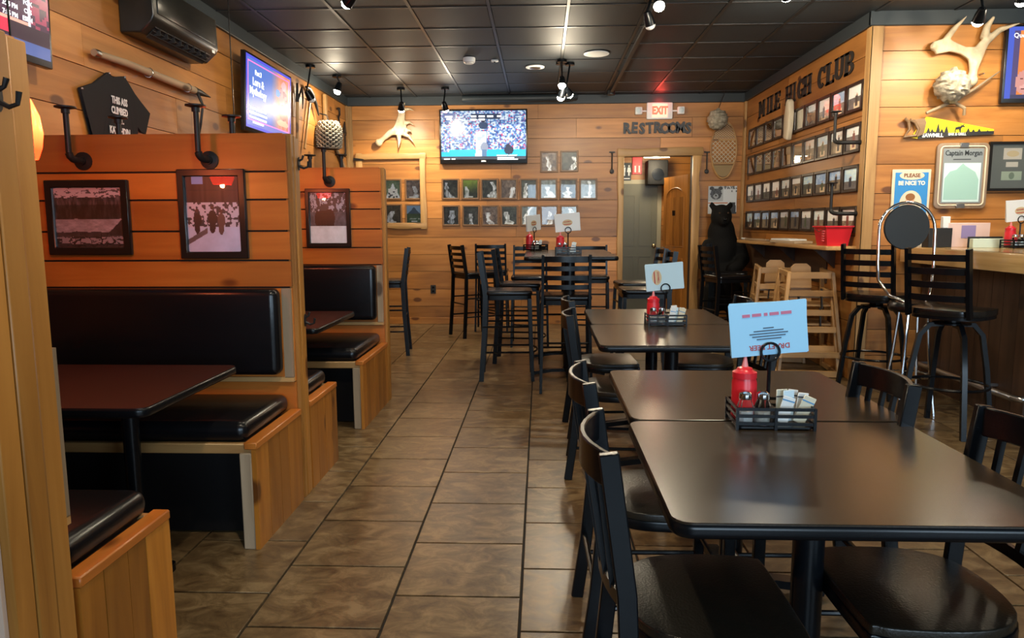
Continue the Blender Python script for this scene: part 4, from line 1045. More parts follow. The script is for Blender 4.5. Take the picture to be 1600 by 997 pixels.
t = T('iron_spear', 'rusty barbed iron spearhead on the pine wall beside the corner post', 'spearhead', (XL+.02, 9.48, 2.45), PI/2)
B().prism([(0, .22), (.06, .07), (.015, .09), (.01, -.2), (-.03, -.24), (-.04, -.2), (-.012, -.17), (-.015, .09), (-.06, .07)], -.008, .008).bev(.003, 1).obj('blade', IRON, t); B().ball((0, -.008, .05), .012, 8, 6).obj('rivet', IRON, t)
# big pine cone
t = T('pine_cone', 'large black and white scaled pine cone ornament above the partition', 'ornament', (XL+.14, 8.35, 2.20), 0)
B().lathe([(.10, 0), (.128, .03), (.135, .12), (.125, .22), (.10, .29), (.05, .32)], 18).obj('core', mat('cone_core', (.03, .025, .02), .8), t)
b = B()
for i in range(13):
    z = .008+.0235*i; rr = .128+.012*math.sin(PI*min(1, i/12))-.0042*max(0, i-8)**1.4; n = 13
    for k in range(n):
        a = 2*PI*(k+.5*(i % 2))/n; c, s = math.cos(a), math.sin(a); tx, ty = -s, c; w2 = .026
        P = lambda r_, q, zz: (c*r_+tx*q, s*r_+ty*q, zz)
        b.add([P(rr-.02, -w2, z-.008), P(rr-.02, w2, z-.008), P(rr+.018, w2*.55, z+.012), P(rr+.018, -w2*.55, z+.012), P(rr-.015, -w2, z+.006), P(rr-.015, w2, z+.006), P(rr+.016, w2*.5, z+.021), P(rr+.016, -w2*.5, z+.021)],
              [(3, 2, 1, 0), (4, 5, 6, 7), (0, 1, 5, 4), (1, 2, 6, 5), (2, 3, 7, 6), (3, 0, 4, 7)])
tag(b.obj('scales', mat('cone_scale', (.40, .37, .30), .7), t, smooth=0), kind='stuff')
B().tube([(0, 0, .31), (-.02, 0, .38), (-.10, 0, .40)], .008, 6).obj('stem', IRON, t)

# moose antlers
def antler(label, loc, rz, S, palm, beam, tines, th=.03, flip=1, mat_=ANTL):
    t = T('moose_antler', label, 'antler', loc, rz)
    b = B()
    b.prism([(p[0]*S, -p[1]*S) for p in palm], -.05-th, -.05)
    for P, R_ in [beam]+tines:
        pts = [(p[0]*S, -.065+(p[2] if len(p) > 2 else 0), -p[1]*S) for p in P]
        b.tube(pts, [r_*S for r_ in R_], 8)
    o = b.obj('antler_bone', mat_, t); remeshed(o, .008, 5)
    x, z = beam[0][0][0]*S, -beam[0][0][1]*S
    B().ball((x, -.065, z), (beam[1][0]*S*1.15, beam[1][0]*S*1.15, beam[1][0]*S*1.15), 10, 8).obj('burr', mat_, t)
    B().tube([(x+.1, 0, z+.06), (x+.1, -.06, z+.055)], .006, 6).obj('nail', STEEL, t)
S = 9.6/F
c = ony(620, 200, YB)
antler('moose antler with upright palm hung on the wall left of the ball game television', (c.x, YB, c.z), 0, S,
       [(-6, 5), (-1, -5), (4, -18), (5, -32), (14, -32), (15, -20), (14, -8), (18, 4), (14, 12), (4, 12), (-4, 12)],
       ([(-27, 23), (-20, 17), (-10, 9), (-2, 5)], [5, 3.6, 5, 6]),
       [([(12, -26), (22, -27), (30, -23, -.05)], [3, 2, .5]), ([(13, -6), (22, -7), (29, -2, -.05)], [3.5, 2.2, .5]), ([(14, 6), (20, 5), (24, 7, -.04)], [3.5, 2.5, .6]),
        ([(12, 10), (20, 14), (27, 23, -.04)], [3.5, 2.6, .6]), ([(4, 10), (5, 20), (4, 32, -.03)], [4, 3, .6]), ([(9, -30), (16, -36, -.03)], [4, .7])])
S = 6.0/F
c = ony(1508, 92, YP)
antler('broad moose antler with spread tines hung above the wasp nest on the bar wall', (c.x, YP, c.z), 0, S,
       [(-56, -22), (-36, -28), (-26, -22), (-8, -14), (6, -14), (18, -28), (28, -26), (20, -6), (14, 12), (10, 24), (2, 24), (-2, 4), (-14, -4), (-30, -8), (-50, -4)],
       ([(4, 34), (6, 22), (8, 6)], [8, 6, 6]),
       [([(-36, -26), (-24, -42), (-14, -56, -.06)], [5, 4, .8]), ([(18, -26), (22, -44), (24, -54, -.06)], [6, 5, 2]), ([(22, -22), (40, -38), (62, -44, -.08)], [6, 4.5, .8]), ([(-52, -14), (-58, -16, -.02)], [6, 4])], th=.035)
def wasp_nest(label, loc, r, seed, hang=None, twigs=False, rz=0):
    t = T('wasp_nest', label, 'wasp nest', loc, rz)
    b = B().ball((0, -r*.8, 0), r, 36, 26)
    for v in b.bm.verts:
        d = (v.co-Vector((0, -r*.8, 0))); n = d.normalized(); k = vn(n.x*4+n.z*6, n.z*9+n.y*3, seed); v.co += n*(r*.20*(k-.5)+r*.06*math.sin(n.z*22+6*k))
    b.obj('paper_shell', NEST, t, smooth=60)
    if hang: B().tube([(0, -r*.8, r*.9), (hang[0], hang[1], hang[2])], .004, 6).obj('hanging_wire', IRON, t)
    if twigs:
        for P in (((-.16, -.05, -.20), (0, -.06, -.13), (.20, -.05, -.02), (.40, -.03, .12)), ((.05, -.06, -.12), (.12, -.08, -.17), (.13, -.06, -.22))): B().tube(P, [.012, .014, .012, .005][:len(P)], 8).obj('twig', W_G[0], t)
    return t
c = ony(1116, 190, YB); wasp_nest('grey paper wasp nest hanging on a wire beside the snowshoe', (c.x, YB-.075, c.z), .125, 3, hang=(.06, -.25, ZC-c.z))
c = ony(1476, 138, YP); wasp_nest('grey paper wasp nest on a twig fixed to the bar wall', (c.x, YP-.005, c.z), .125, 8, twigs=True)
# snowshoe
c = ony(1130, 235, YB)
t = T('snowshoe', 'pale webbed snowshoe hung on the wall above the bear', 'snowshoe', (c.x, YB, c.z))
hw, hh = .165, .36
B().tube([(hw*math.cos(a)*(1 if math.sin(a) > -.2 else .96), -.03, hh*math.sin(a)) for a in [2*PI*i/36 for i in range(36)]], .011, 8, True).obj('hoop', W_T[2], t)
for z in (.13, -.17): B().box(-hw*math.sqrt(1-(z/hh)**2), hw*math.sqrt(1-(z/hh)**2), -.037, -.022, z-.01, z+.01).obj('crossbar', W_T[0], t)
def lattice(zlo, zhi, step, slope, rad):
    b = B()
    for sg in (-1, 1):
        k = -14
        while k < 15:
            zc = k*step; seg = []
            for q in range(25):
                x = -.15+.3*q/24; z = zc+sg*slope*x; ok = zlo < z < zhi and (x/(hw*.96))**2+(z/(hh*.97))**2 < 1
                if ok: seg.append((x, -.03+.003*sg, z))
            if len(seg) > 1: b.tube([seg[0], seg[-1]], rad, 4)
            k += 1
    return b
tag(lattice(-.165, .125, .055, 1.0, .0052).obj('webbing', mat('rawhide', (.52, .44, .30), .7), t), kind='stuff')
tag(lattice(.135, .36, .028, .8, .003).obj('toe_webbing', MATS['rawhide'], t), kind='stuff')
B().prism([(hw*.93*math.cos(a), hh*.95*math.sin(a)) for a in [PI+math.asin(.19/.342)+(PI-2*math.asin(.19/.342))*i/14 for i in range(15)]], -.034, -.026).obj('heel_hide', mat('hide_brown', (.26, .19, .10), .8), t)
# bear poster and hook irons
def f_bearp(u, v):
    c = (196, 204, 212)
    if u < .52 and v > .45:
        c = (160, 168, 176)
        for cx, cy in ((.12, .92), (.42, .92)):
            if blob(u, v, cx, cy, .08, .07): c = (38, 40, 44)
        if blob(u, v, .27, .72, .2, .2): c = (62, 66, 72) if vn(u*26, v*26, 2) > .4 else (35, 37, 42)
        if blob(u, v, .27, .64, .09, .09): c = (140, 146, 150)
        if blob(u, v, .27, .66, .04, .03) or blob(u, v, .2, .77, .02, .02) or blob(u, v, .34, .77, .02, .02): c = (20, 20, 24)
    elif v > .9 and u > .55 or (.78 < v < .84 and u > .76): c = (90, 96, 105) if vn(u*50, v*10, 1) > .4 else c
    elif u > .74 and v < .42 and abs(u-.86) < .09+.06*vn(v*9, 2, 1): c = (40, 44, 52)
    elif .36 < v < .42 and u < .7: c = (180, 120, 90)
    return c
a, c = ony(1107, 291, YB), ony(1150, 334, YB)
t = T('bear_poster', 'white paper poster with a dark bear face pinned behind the bear', 'poster', ((a.x+c.x)/2, YB-.002, (a.z+c.z)/2))
B().box(-(c.x-a.x)/2, (c.x-a.x)/2, -.003, 0, -(a.z-c.z)/2, (a.z-c.z)/2).obj('sheet', PAPERW, t, smooth=0)
art('print', c.x-a.x, a.z-c.z, 46, 46, f_bearp, PH, t, y=-.004)
for lab, px in (('black iron ladle hook left of the doorway frame', 956), ('black iron ladle hook between doorway frame and snowshoe', 1104)):
    c = ony(px, 251, YB); t = T('iron_ladle', lab, 'hook', (c.x, YB, c.z))
    B().tube([(0, -.02, .11), (0, -.02, -.12)], .008, 8).obj('shaft', IRON, t); B().box(-.035, .035, -.03, 0, .10, .115).obj('hanger', IRON, t)
    B().lathe([(.005, 0), (.026, .004), (.03, .02), (.026, .021), (.004, .006)], 14, (0, -.04, -.14), 'y').obj('bowl', IRON, t)
# outlet
c = ony(677, 452, YB); t = T('wall_outlet', 'dark double wall outlet low on the back wall', 'outlet', (c.x, YB-.001, c.z))
B().box(-.036, .036, -.008, 0, -.058, .058).bev(.003, 1).obj('plate', BLKM, t)
for z in (-.026, .026): B().prism(oval(12, .017, .015, 0, z), -.011, -.008).obj('socket', BLK, t)

# live-edge frame with four photos, left of the television
lf = T('live_edge_frame', 'large live-edge pine frame around four photos beside the corner', 'frame', (0, 0, 0))
a, c = ony(556, 240, YB), ony(668, 358, YB)
live_board((c.x-.085, c.z), (c.x-.085, a.z), .08, .035, YB, .010, 21, 'frame_board', W_T[2], lf, inner=-1)
live_board((a.x, a.z-.085), (c.x, a.z-.075), .075, .036, YB-.001, .010, 22, 'frame_board', W_T[0], lf)
live_board((a.x, c.z+.085), (c.x, c.z+.085), .075, .036, YB-.001, .016, 23, 'frame_board', W_T[0], lf, inner=-1)
live_board((a.x+.085, c.z), (a.x+.085, a.z), .08, .035, YB, .010, 24, 'frame_board', W_T[2], lf)
B().prism([(a.x-.02, a.z-.06), (a.x+.10, a.z-.075), (a.x+.12, a.z-.085), (a.x+.10, a.z-.095), (a.x-.02, a.z-.095)], YB-.05, YB-.037).obj('hinge_strap', IRON, lf)
# small photos
WFR = mat('brown_frame', (.15, .075, .03), .4)
def f_falls(seed, tone):
    R = random.Random(seed); x0, x1, w0, w1 = R.uniform(.2, .8), R.uniform(.2, .8), R.uniform(.03, .10), R.uniform(.10, .30)
    top = R.uniform(.6, 1.0); bend = R.uniform(-.25, .25); cap = R.random() > .5
    def f(u, v):
        g = fbm(u*6, v*6, seed)
        if tone == 'green': c = mixc((40, 48, 24), (165, 190, 70), (v-.3)*1.3+g*.5-.2)
        elif tone == 'dark': c = mixc((28, 30, 26), (96, 100, 84), g*1.4-.3)
        elif tone == 'brown': c = mixc((70, 56, 48), (150, 130, 116), g*1.6-.3)
        elif tone == 'hill':
            if v > .55 and abs(u-.5) < (.9-v)*1.2: return (70, 92, 110)
            c = (150, 180, 205) if v > .55 else mixc((52, 78, 54), (96, 124, 84), g)
            if .2 < v < .3 and g > .5: c = (170, 180, 165)
            return (220, 220, 214) if .08 < v < .13 and .3 < u < .75 else c
        elif tone == 'house':
            if v < .55 and abs(u-.5) < .33: return (226, 226, 222) if vn(u*9, v*11, 1) > .3 else (60, 60, 62)
            if v < .85 and abs(u-.5) < (.85-v)*.6: return (226, 230, 232)
            c = mixc((40, 62, 34), (120, 140, 100), g)
        else: c = mixc((84, 92, 92), (150, 158, 158), g*1.4-.2)
        xc = x0+(x1-x0)*(1-v)+bend*math.sin(PI*v)+.12*(vn(v*5, 1, seed)-.5); ww = (w0+(w1-w0)*(1-v))*(.4+1.2*vn(v*7, 4, seed))
        if v < top and abs(u-xc) < ww*(.7+.5*g) and tone != 'house': c = mixc(c, (232, 236, 240), .35+.9*vn(u*12, v*8, seed+2))
        if cap and .05 < v < .09 and .2 < u < .7: c = (225, 225, 220)
        return c
    return f
cols1 = [704, 735, 765, 795, 826, 857, 888, 919]; t1 = ['dark', 'green', 'dark', 'brown', 'dark', 'pale', 'dark', 'pale']; t2 = ['dark', 'dark', 'brown', 'dark', 'pale', 'brown', 'pale']
words = ('first', 'second', 'third', 'fourth', 'fifth', 'sixth', 'seventh', 'eighth', 'ninth', 'tenth')
pics = []
for i, x in enumerate(cols1): pics.append((x, 295.5-.0*i, t1[i], '%s photo from the live-edge frame, row below the ball game screen' % words[i]))
for i, x in enumerate(cols1[:7]): pics.append((x+1, 337, t2[i], '%s photo from the live-edge frame, lowest row on the wall' % words[i]))
pics += [(858, 253, 'brown', 'pale photo of the upper pair, nearer the ball game screen'), (889.5, 252, 'dark', 'pale photo of the upper pair, nearer the doorway')]
pics += [(614, 296, 'house', 'photo of a white gabled house in the live-edge frame'), (646.5, 296, 'brown', 'photo of a thin waterfall on brown rock in the live-edge frame'), (615, 335, 'dark', 'photo of slanting white rapids in the live-edge frame'), (647, 335, 'hill', 'photo of a dark mountain across water in the live-edge frame')]
for i, (px, py, tone, lab) in enumerate(pics):
    c = ony(px, py, YB)
    tl = .02*math.sin(i*2.3)
    o = framed('small_photo', 'brown-framed '+lab, (c.x, YB-.001, c.z), 0, .235, .275, .022, WFR, f_falls(i+3, tone), 22, 28, 'brown-framed photos on the back wall', depth=.018)
    o.rotation_euler[1] = tl*.5
# photo wall: four rows of ten
DFR = mat('dark_frame', (.022, .012, .008), .35)
def f_people(seed):
    R = random.Random(seed); sky = R.choice([(150, 180, 205), (190, 200, 208), (170, 176, 186), (205, 205, 200), (120, 150, 190)]); gr = R.choice([(120, 110, 95), (90, 95, 85), (160, 140, 110), (105, 100, 105)])
    hor = R.uniform(.35, .7); px = R.uniform(.35, .65); dk = R.choice([(30, 34, 46), (45, 40, 40), (60, 70, 50), (95, 45, 40)]); ph = R.uniform(.5, .75); sign = R.random() > .45
    def f(u, v):
        c = mixc(sky, (235, 238, 240), fbm(u*4, v*6, seed)-.3) if v > hor else mixc(gr, (60, 58, 55), fbm(u*8, v*8, seed))
        if sign and abs(u-px) < .2 and v < hor*.55: c = (188, 168, 138)
        if abs(u-px) < .10-.03*v and .12 < v < ph: c = dk
        if blob(u, v, px, ph+.05, .055, .055): c = (150, 120, 100)
        return tuple(min(255, q*1.15+18) for q in c)
    return f
rowz = [(2.505, 2.265), (2.175, 1.935), (1.825, 1.60), (1.49, 1.265)]
rname = ('top row under the black letters', 'second row under the black letters', 'third row under the black letters', 'lowest row just above the narrow shelf')
for r_, (zt, zb) in enumerate(rowz):
    for k in range(10):
        yc = 9.27-.327*k
        framed('summit_photo', 'dark-framed photo, %s from the room corner in the %s' % (words[k], rname[r_]), (XR-.001, yc, (zt+zb)/2-.008*(k/9)*(1+r_ % 2)), -PI/2, .315, zt-zb, .026, DFR, f_people(r_*10+k+2), 22, 18, 'dark-framed photos on the photo wall', depth=.022, pane='acrylic_pane', ior=1.06)
# MILE HIGH CLUB letters: slab-serif, cut from dark board
LET = mat('letter_black', (.014, .013, .012), .55)
def slab_letter(chr_, h, w, t, m, parent, x):
    s = w*.30; b = B(); e = w*.10
    def bx(x0, x1, z0, z1): b.box(x0, x1, -t, 0, z0, z1)
    def stem(xc, q=None): bx(xc-s/2, xc+s/2, 0, h)
    def serif(xc, z, r=1): bx(xc-s*.9*r, xc+s*.9*r, z, z+h*.09)
    if chr_ in 'IHMN': pass
    if chr_ == 'I': stem(0); serif(0, 0); serif(0, h*.91)
    elif chr_ == 'L': stem(-w*.2); serif(-w*.2, 0); serif(-w*.2, h*.91); bx(-w*.3, w*.42, 0, h*.13); bx(w*.3, w*.42, .0, h*.34)
    elif chr_ == 'E':
        stem(-w*.2); bx(-w*.42, w*.40, 0, h*.13); bx(-w*.42, w*.40, h*.87, h); bx(-w*.2, w*.22, h*.44, h*.56); bx(w*.28, w*.40, 0, h*.3); bx(w*.28, w*.40, h*.7, h); bx(w*.14, w*.24, h*.36, h*.64)
    elif chr_ == 'H':
        for q in (-1, 1): stem(q*w*.27); serif(q*w*.27, 0, .8); serif(q*w*.27, h*.91, .8)
        bx(-w*.3, w*.3, h*.44, h*.57)
    elif chr_ == 'M':
        for q in (-1, 1): bx(q*w*.36-s*.4, q*w*.36+s*.4, 0, h); serif(q*w*.36, 0, .7); serif(q*w*.36, h*.91, .7)
        b.prism([(-w*.40, h), (-w*.18, h), (0, h*.55), (w*.18, h), (w*.40, h), (w*.08, h*.2), (-w*.08, h*.2)], -t, 0)
    else:
        if chr_ in 'CG':
            o_ = oval(24, w*.42, h*.5, 0, h*.5, math.radians(50), math.radians(310)); i_ = oval(24, w*.15, h*.34, 0.02*w, h*.5, math.radians(50), math.radians(310)); b.prism(o_+i_[::-1], -t, 0)
            bx(w*.22, w*.38, h*.66, h*.98)
            if chr_ == 'G': bx(w*.02, w*.46, h*.36, h*.47); bx(w*.16, w*.40, h*.02, h*.4)
        elif chr_ == 'U':
            o_ = [(-w*.40, h)]+oval(14, w*.40, h*.34, 0, h*.34, PI, 2*PI)+[(w*.40, h)]; i_ = [(w*.14, h)]+oval(14, w*.14, h*.2, 0, h*.34, 2*PI, PI)+[(-w*.14, h)]
            b.prism(o_+i_, -t, 0); serif(-w*.27, h*.91, .8); serif(w*.27, h*.91, .8)
        elif chr_ == 'B':
            stem(-w*.22); bx(-w*.42, 0, 0, h*.12); bx(-w*.42, 0, h*.88, h)
            for z0, z1, rr in ((0, h*.53, .44), (h*.47, h, .38)):
                hz = (z1-z0)/2; o_ = [(-w*.1, z0)]+oval(14, w*rr, hz, 0, z0+hz, -PI/2, PI/2)+[(-w*.1, z1)]; i_ = [(-w*.1, z1-hz*.45)]+oval(14, w*rr*.42, hz*.55, 0, z0+hz, PI/2, -PI/2)+[(-w*.1, z0+hz*.45)]
                b.prism(o_+i_, -t, 0)
    return b.obj('letter', m, parent, smooth=0, loc=(x, 0, 0))
sg = T('wall_lettering', 'black slab letters reading MILE HIGH CLUB above the photo rows', 'lettering', (XR-.001, 7.8, 2.592), -PI/2)
def ypos(px, py): return 7.8-onx(px, py, XR).y
for c_, px in (('M', 1192.5), ('I', 1202), ('L', 1209), ('E', 1216.5), ('H', 1234), ('I', 1242.5), ('G', 1252), ('H', 1262.5), ('C', 1284), ('L', 1297), ('U', 1311), ('B', 1326)):
    slab_letter(c_, .195, .225 if c_ != 'I' else .16, .008, LET, sg, ypos(px, 130))
sg = T('restrooms_lettering', 'grey painted letters reading RESTROOMS above the doorway', 'lettering', (ony(1027, 201, YB).x, YB-.001, ony(1027, 201, YB).z))
RL = mat('letter_slate', (.055, .060, .068), .6)
for k, c_ in enumerate('RESTROOMS'):
    text(c_, .185, RL, sg, (k-4)*.099, -.012, .006*math.sin(k*2.1), name='letter', ext=.010, bold=.008, sx=.86).rotation_euler[1] = .05*math.sin(k*1.7)
# EXIT sign with twin lamps
c = ony(1030, 174, YB); t = T('exit_sign', 'lit red EXIT sign with two small emergency lamps above RESTROOMS', 'sign', (c.x, YB, c.z))
B().box(-.165, .165, -.05, 0, -.105, .105).bev(.01, 2).obj('housing', WHITE, t)
B().box(-.10, .10, -.053, -.05, -.085, .085).obj('face', mat('exit_face', (.8, .5, .4), .5, emit=(1, .38, .26), es=.8), t)
text('EXIT', .135, mat('exit_red', (.8, .05, .03), .5, emit=(1, .06, .03), es=2.2), t, 0, -.056, .0, ext=.003, bold=.006, sx=.72)
for s in (-1, 1):
    B().tube([(s*.16, -.03, .0), (s*.23, -.03, .0)], .010, 8).obj('lamp_arm', WHITE, t)
    lh = B().box(s*.27-.045, s*.27+.045, -.07, -.005, -.045, .05).bev(.012, 2).obj('lamp_head', WHITE, t); B().lathe([(.034, -.071), (.03, -.074), (.01, -.075)], 14, (s*.27, 0, .004), 'y').obj('lens', mat('lamp_lens', (.55, .65, .68), .15), lh)
l = bpy.data.lights.new('exit_glow', 'POINT'); l.energy = .9; l.color = (1, .06, .04); l.shadow_soft_size = .05
o = bpy.data.objects.new('exit_glow', l); COL.objects.link(o); o.parent = t; o.location = (0, -.12, .12)
# driftwood
t = T('driftwood', 'pale whittled driftwood piece hanging over the top photo row', 'driftwood', (XR-.03, 7.83, 2.19), -PI/2)
b = B().prism([(-.06, .03), (.05, .0), (.085, .12), (.10, .26), (.075, .40), (.03, .425), (-.02, .40), (-.06, .24)], -.06, 0); b.bev(.018, 3, 40)
b.obj('wood_body', wood('driftwood_pale', (.42, .35, .24), (.56, .48, .35), (.66, .58, .45), axis=2, rough=.6, knots=False), t)
B().lathe([(.03, 0), (.022, .02), (.005, .025)], 10, (.03, -.03, .415)).obj('tip', CHROME, t)

# ---- bar wall things
# painted hand saw
a, c = ony(1407, 200, YP), ony(1551, 205, YP); L = c.x-a.x
t = T('painted_saw', 'hand saw painted yellow with black trees and white lettering', 'saw', (a.x, YP-.012, 2.08))
k = L/144
B().prism([(38*k, .10), (144*k, -.005), (144*k, -.045), (26*k, -.075), (16*k, -.065), (30*k, .05)], -.004, 0).obj('blade', mat('saw_yellow', (.86, .66, .015), .4), t)
bh = B(); bh.tube([(4*k, -.01, .085), (10*k, -.01, .06), (12*k, -.01, .0), (4*k, -.01, -.06), (22*k, -.01, -.05), (26*k, -.01, .0), (20*k, -.01, .055), (12*k, -.01, .075)], .013, 8)
bh.prism([(18*k, .075), (34*k, .085), (37*k, .05), (34*k, -.04), (24*k, -.06), (24*k, .04)], -.018, -.002); bh.obj('handle', W_D[0] if False else wood('saw_handle', (.16, .09, .04), (.27, .16, .08), (.34, .21, .11), axis=0, knots=False), t)
GRD = mat('paint_black', (.02, .02, .022), .5)
B().prism([(27*k, -.055), (34*k, -.03), (50*k, -.02), (80*k, -.032), (110*k, -.022), (144*k, -.018), (144*k, -.045), (26*k, -.0755)], -.0065, -.004).obj('painted_ground', GRD, t)
for x, hh_ in ((42, .045), (48, .03), (57, .075), (63, .03), (70, .055), (104, .035), (112, .025), (121, .03), (134, .015)): B().prism([((x-3.2)*k, -.028), (x*k, -.028+hh_), ((x+3.2)*k, -.028)], -.0075, -.0045).obj('painted_tree', GRD, t)
bm_ = B(); m0 = 83
bm_.prism([((m0+q[0])*k, q[1]) for q in ((0, -.028), (1.2, -.028), (1.6, -.006), (7, -.004), (8, -.028), (9.2, -.028), (9.6, .004), (12, .016), (15, .012), (15.2, .02), (12.5, .028), (16, .038), (13, .036), (11, .026), (8, .034), (10, .022), (5, .018), (1, .012))], -.0082, -.0045); bm_.obj('painted_moose', GRD, t)
text('SAWMILL', .042, TW, t, 49*k, -.009, -.050, ext=.001, bold=.0015, sx=.95)
text('BAR & GRILL', .028, TW, t, 87*k, -.009, -.042, ext=.001, bold=.0008, sx=.9)
# PLEASE BE NICE TO sign
a, c = ony(1394, 265, YP), ony(1449, 340, YP)
t = T('nice_sign', 'blue and cream sign reading PLEASE BE NICE TO behind the chrome stool', 'sign', ((a.x+c.x)/2, YP-.001, (a.z+c.z)/2)); w_, h_ = c.x-a.x, a.z-c.z
B().box(-w_/2, w_/2, -.015, 0, -h_/2, h_/2).bev(.004, 1).obj('board', mat('sign_cream', (.62, .55, .42), .5), t)
B().box(-w_/2+.022, w_/2-.022, -.017, -.015, -h_/2+.02, h_/2-.025).obj('field', mat('sign_blue', (.03, .22, .55), .5), t)
CREAM = MATS['sign_cream']
B().prism(oval(16, .1, .035, 0, h_/2-.05), -.0185, -.017).obj('scroll', CREAM, t)
text('PLEASE', .042, mat('sign_brown', (.18, .07, .03), .6), t, 0, -.020, h_/2-.05, ext=.0006, bold=.0012)
text('BE NICE TO', .045, mat('sign_letter', (.85, .78, .62), .6), t, 0, -.019, h_/2-.112, ext=.0006, bold=.0018, sx=.9)
B().prism(oval(22, .09, .11, 0, -.085), -.0185, -.017).obj('oval_field', CREAM, t)
B().prism(oval(18, .035, .042, -.005, -.055), -.020, -.0185).obj('child_face', mat('print_skin', (.72, .40, .26), .6), t)
B().prism(oval(18, .038, .03, -.005, -.028), -.021, -.0185).obj('child_hair', mat('print_hair', (.25, .10, .03), .6), t)
B().prism([(-.05, -.17), (.05, -.17), (.035, -.10), (-.04, -.10)], -.0195, -.0185).obj('child_shirt', mat('print_gold', (.75, .48, .12), .6), t)
# bottle-maker mirror
a, c = ony(1463, 224, YP), ony(1537, 326, YP); w_, h_ = c.x-a.x, a.z-c.z
t = T('bar_mirror', 'rounded grey-framed bar mirror lettered Captain Morgan', 'mirror', ((a.x+c.x)/2, YP-.001, (a.z+c.z)/2))
B().prism(rrect(-w_/2, w_/2, -h_/2, h_/2, .04), -.025, 0).bev(.008, 2, 50).obj('frame', wood('mirror_frame', (.18, .12, .08), (.27, .19, .13), (.34, .25, .18), axis=2, knots=False), t)
B().tube([(p[0], -.027, p[1]) for p in rrect(-w_/2+.028, w_/2-.028, -h_/2+.028, h_/2-.028, .03)], .006, 6, True).obj('rope_bead', mat('bead_cream', (.66, .60, .46), .5), t)
B().box(-w_/2+.05, w_/2-.05, -.0275, -.025, -h_/2+.045, h_/2-.045).obj('mirror_plate', mat('mirror_grey', (.30, .34, .36), .25, metal=.3), t)
B().box(-w_/2+.06, w_/2-.065, -.029, -.0275, -h_/2+.055, h_/2-.16).obj('picture_field', mat('mirror_pale', (.55, .72, .72), .3), t)
bq = B().prism([(-.14, -.19), (-.14, -.02), (-.10, .035), (-.05, .05), (-.015, .085), (.0, .10), (.02, .08), (.06, .055), (.10, .03), (.13, -.03), (.13, -.19)], -.0305, -.029); bq.obj('hill_print', mat('print_teal', (.30, .50, .46), .5), t)
text('Captain Morgan', .058, mat('mirror_letter', (.02, .025, .03), .5), t, 0, -.0285, h_/2-.082, ext=.0008, bold=.0012, sx=.78)
B().box(-.08, .06, -.0285, -.0275, h_/2-.135, h_/2-.128).obj('caption_line', MATS['mirror_letter'], t)
for z in (h_/2-.02, -h_/2+.02): B().box(-.035, .035, -.036, -.024, z-.02, z+.02).bev(.004, 1).obj('clasp', STEEL, t)
# dollar shadow box
a, c = ony(1545, 222, YP), ony(1619, 298, YP); w_, h_ = c.x-a.x, a.z-c.z
t = T('dollar_frame', 'black frame holding a dollar bill and two cards on grey', 'frame', ((a.x+c.x)/2, YP-.001, (a.z+c.z)/2))
b = B(); frame_ring(b, w_, h_, .02, -.002, -.028); b.obj('frame', BFR, t)
B().box(-w_/2+.018, w_/2-.018, -.008, -.003, -h_/2+.018, h_/2-.018).obj('mount', mat('mount_grey', (.17, .18, .16), .8), t)
B().box(-.085, .06, -.010, -.008, .055, .145).obj('card', mat('card_cream', (.66, .60, .50), .7), t)
B().prism(oval(14, .05, .025, -.012, .10), -.0112, -.010).obj('card_emblem', mat('emblem_tan', (.62, .50, .30), .6), t)
B().box(-.06, .035, -.010, -.008, -.005, .035).obj('name_card', MATS['card_cream'], t)
B().box(-.09, .07, -.010, -.008, -.11, -.04).obj('dollar_bill', mat('bill_green', (.42, .48, .36), .7), t); B().prism(oval(14, .022, .028, -.01, -.075), -.0112, -.010).obj('portrait_oval', mat('bill_dark', (.20, .25, .18), .7), t)
B().add([(-w_/2+.02, -.016, -h_/2+.02), (w_/2-.02, -.016, -h_/2+.02), (w_/2-.02, -.016, h_/2-.02), (-w_/2+.02, -.016, h_/2-.02)], [(0, 1, 2, 3)]).obj('glass', pane_mat(), t)

# ================================================================== BEAR
t = T('bear_carving', 'black standing bear figure with one paw held out, before the paper poster', 'bear', (2.27, 9.25, 0), 0)
b = B()
b.ball((.05, .0, .62), (.26, .22, .40), 20, 14); b.ball((.03, -.02, .98), (.23, .19, .30), 20, 14); b.ball((.0, -.03, 1.17), (.205, .16, .22), 16, 12)
b.ball((-.02, -.07, 1.38), (.155, .15, .15), 18, 12); b.tube([(-.02, -.16, 1.36), (-.035, -.26, 1.335), (-.04, -.31, 1.325)], [.085, .066, .05], 14)
for s in (-1, 1): b.ball((-.02+s*.135, -.04, 1.515), (.046, .028, .048), 10, 8)
b.tube([(-.16, -.04, 1.05), (-.27, -.10, .90), (-.30, -.22, .80), (-.27, -.28, .72)], [.11, .095, .08, .07], 12); b.ball((-.265, -.29, .70), (.075, .075, .085), 12, 8)
b.tube([(.24, -.05, 1.02), (.30, -.14, .86), (.20, -.26, .80), (.10, -.29, .76)], [.12, .10, .085, .075], 12); b.ball((.08, -.29, .75), (.08, .07, .08), 12, 8)
for s in (-1, 1):
    b.tube([(.05+s*.13, -.03, .50), (.05+s*.17, -.08, .30), (.05+s*.17, -.04, .10)], [.16, .13, .10], 12); b.ball((.05+s*.17, -.11, .062), (.095, .16, .062), 12, 8)
b.xf(Matrix.Diagonal((.84, 1, 1.03, 1))); o = b.obj('body', FURB, t); remeshed(o, .018, 6)
B().ball((-.036, -.355, 1.385), (.024, .016, .017), 10, 8).obj('nose', BLK, t)
for s in (-1, 1): B().ball((-.02+s*.052, -.207, 1.465), .013, 8, 6).obj('eye', mat('bear_eye', (.05, .03, .015), .1), t)
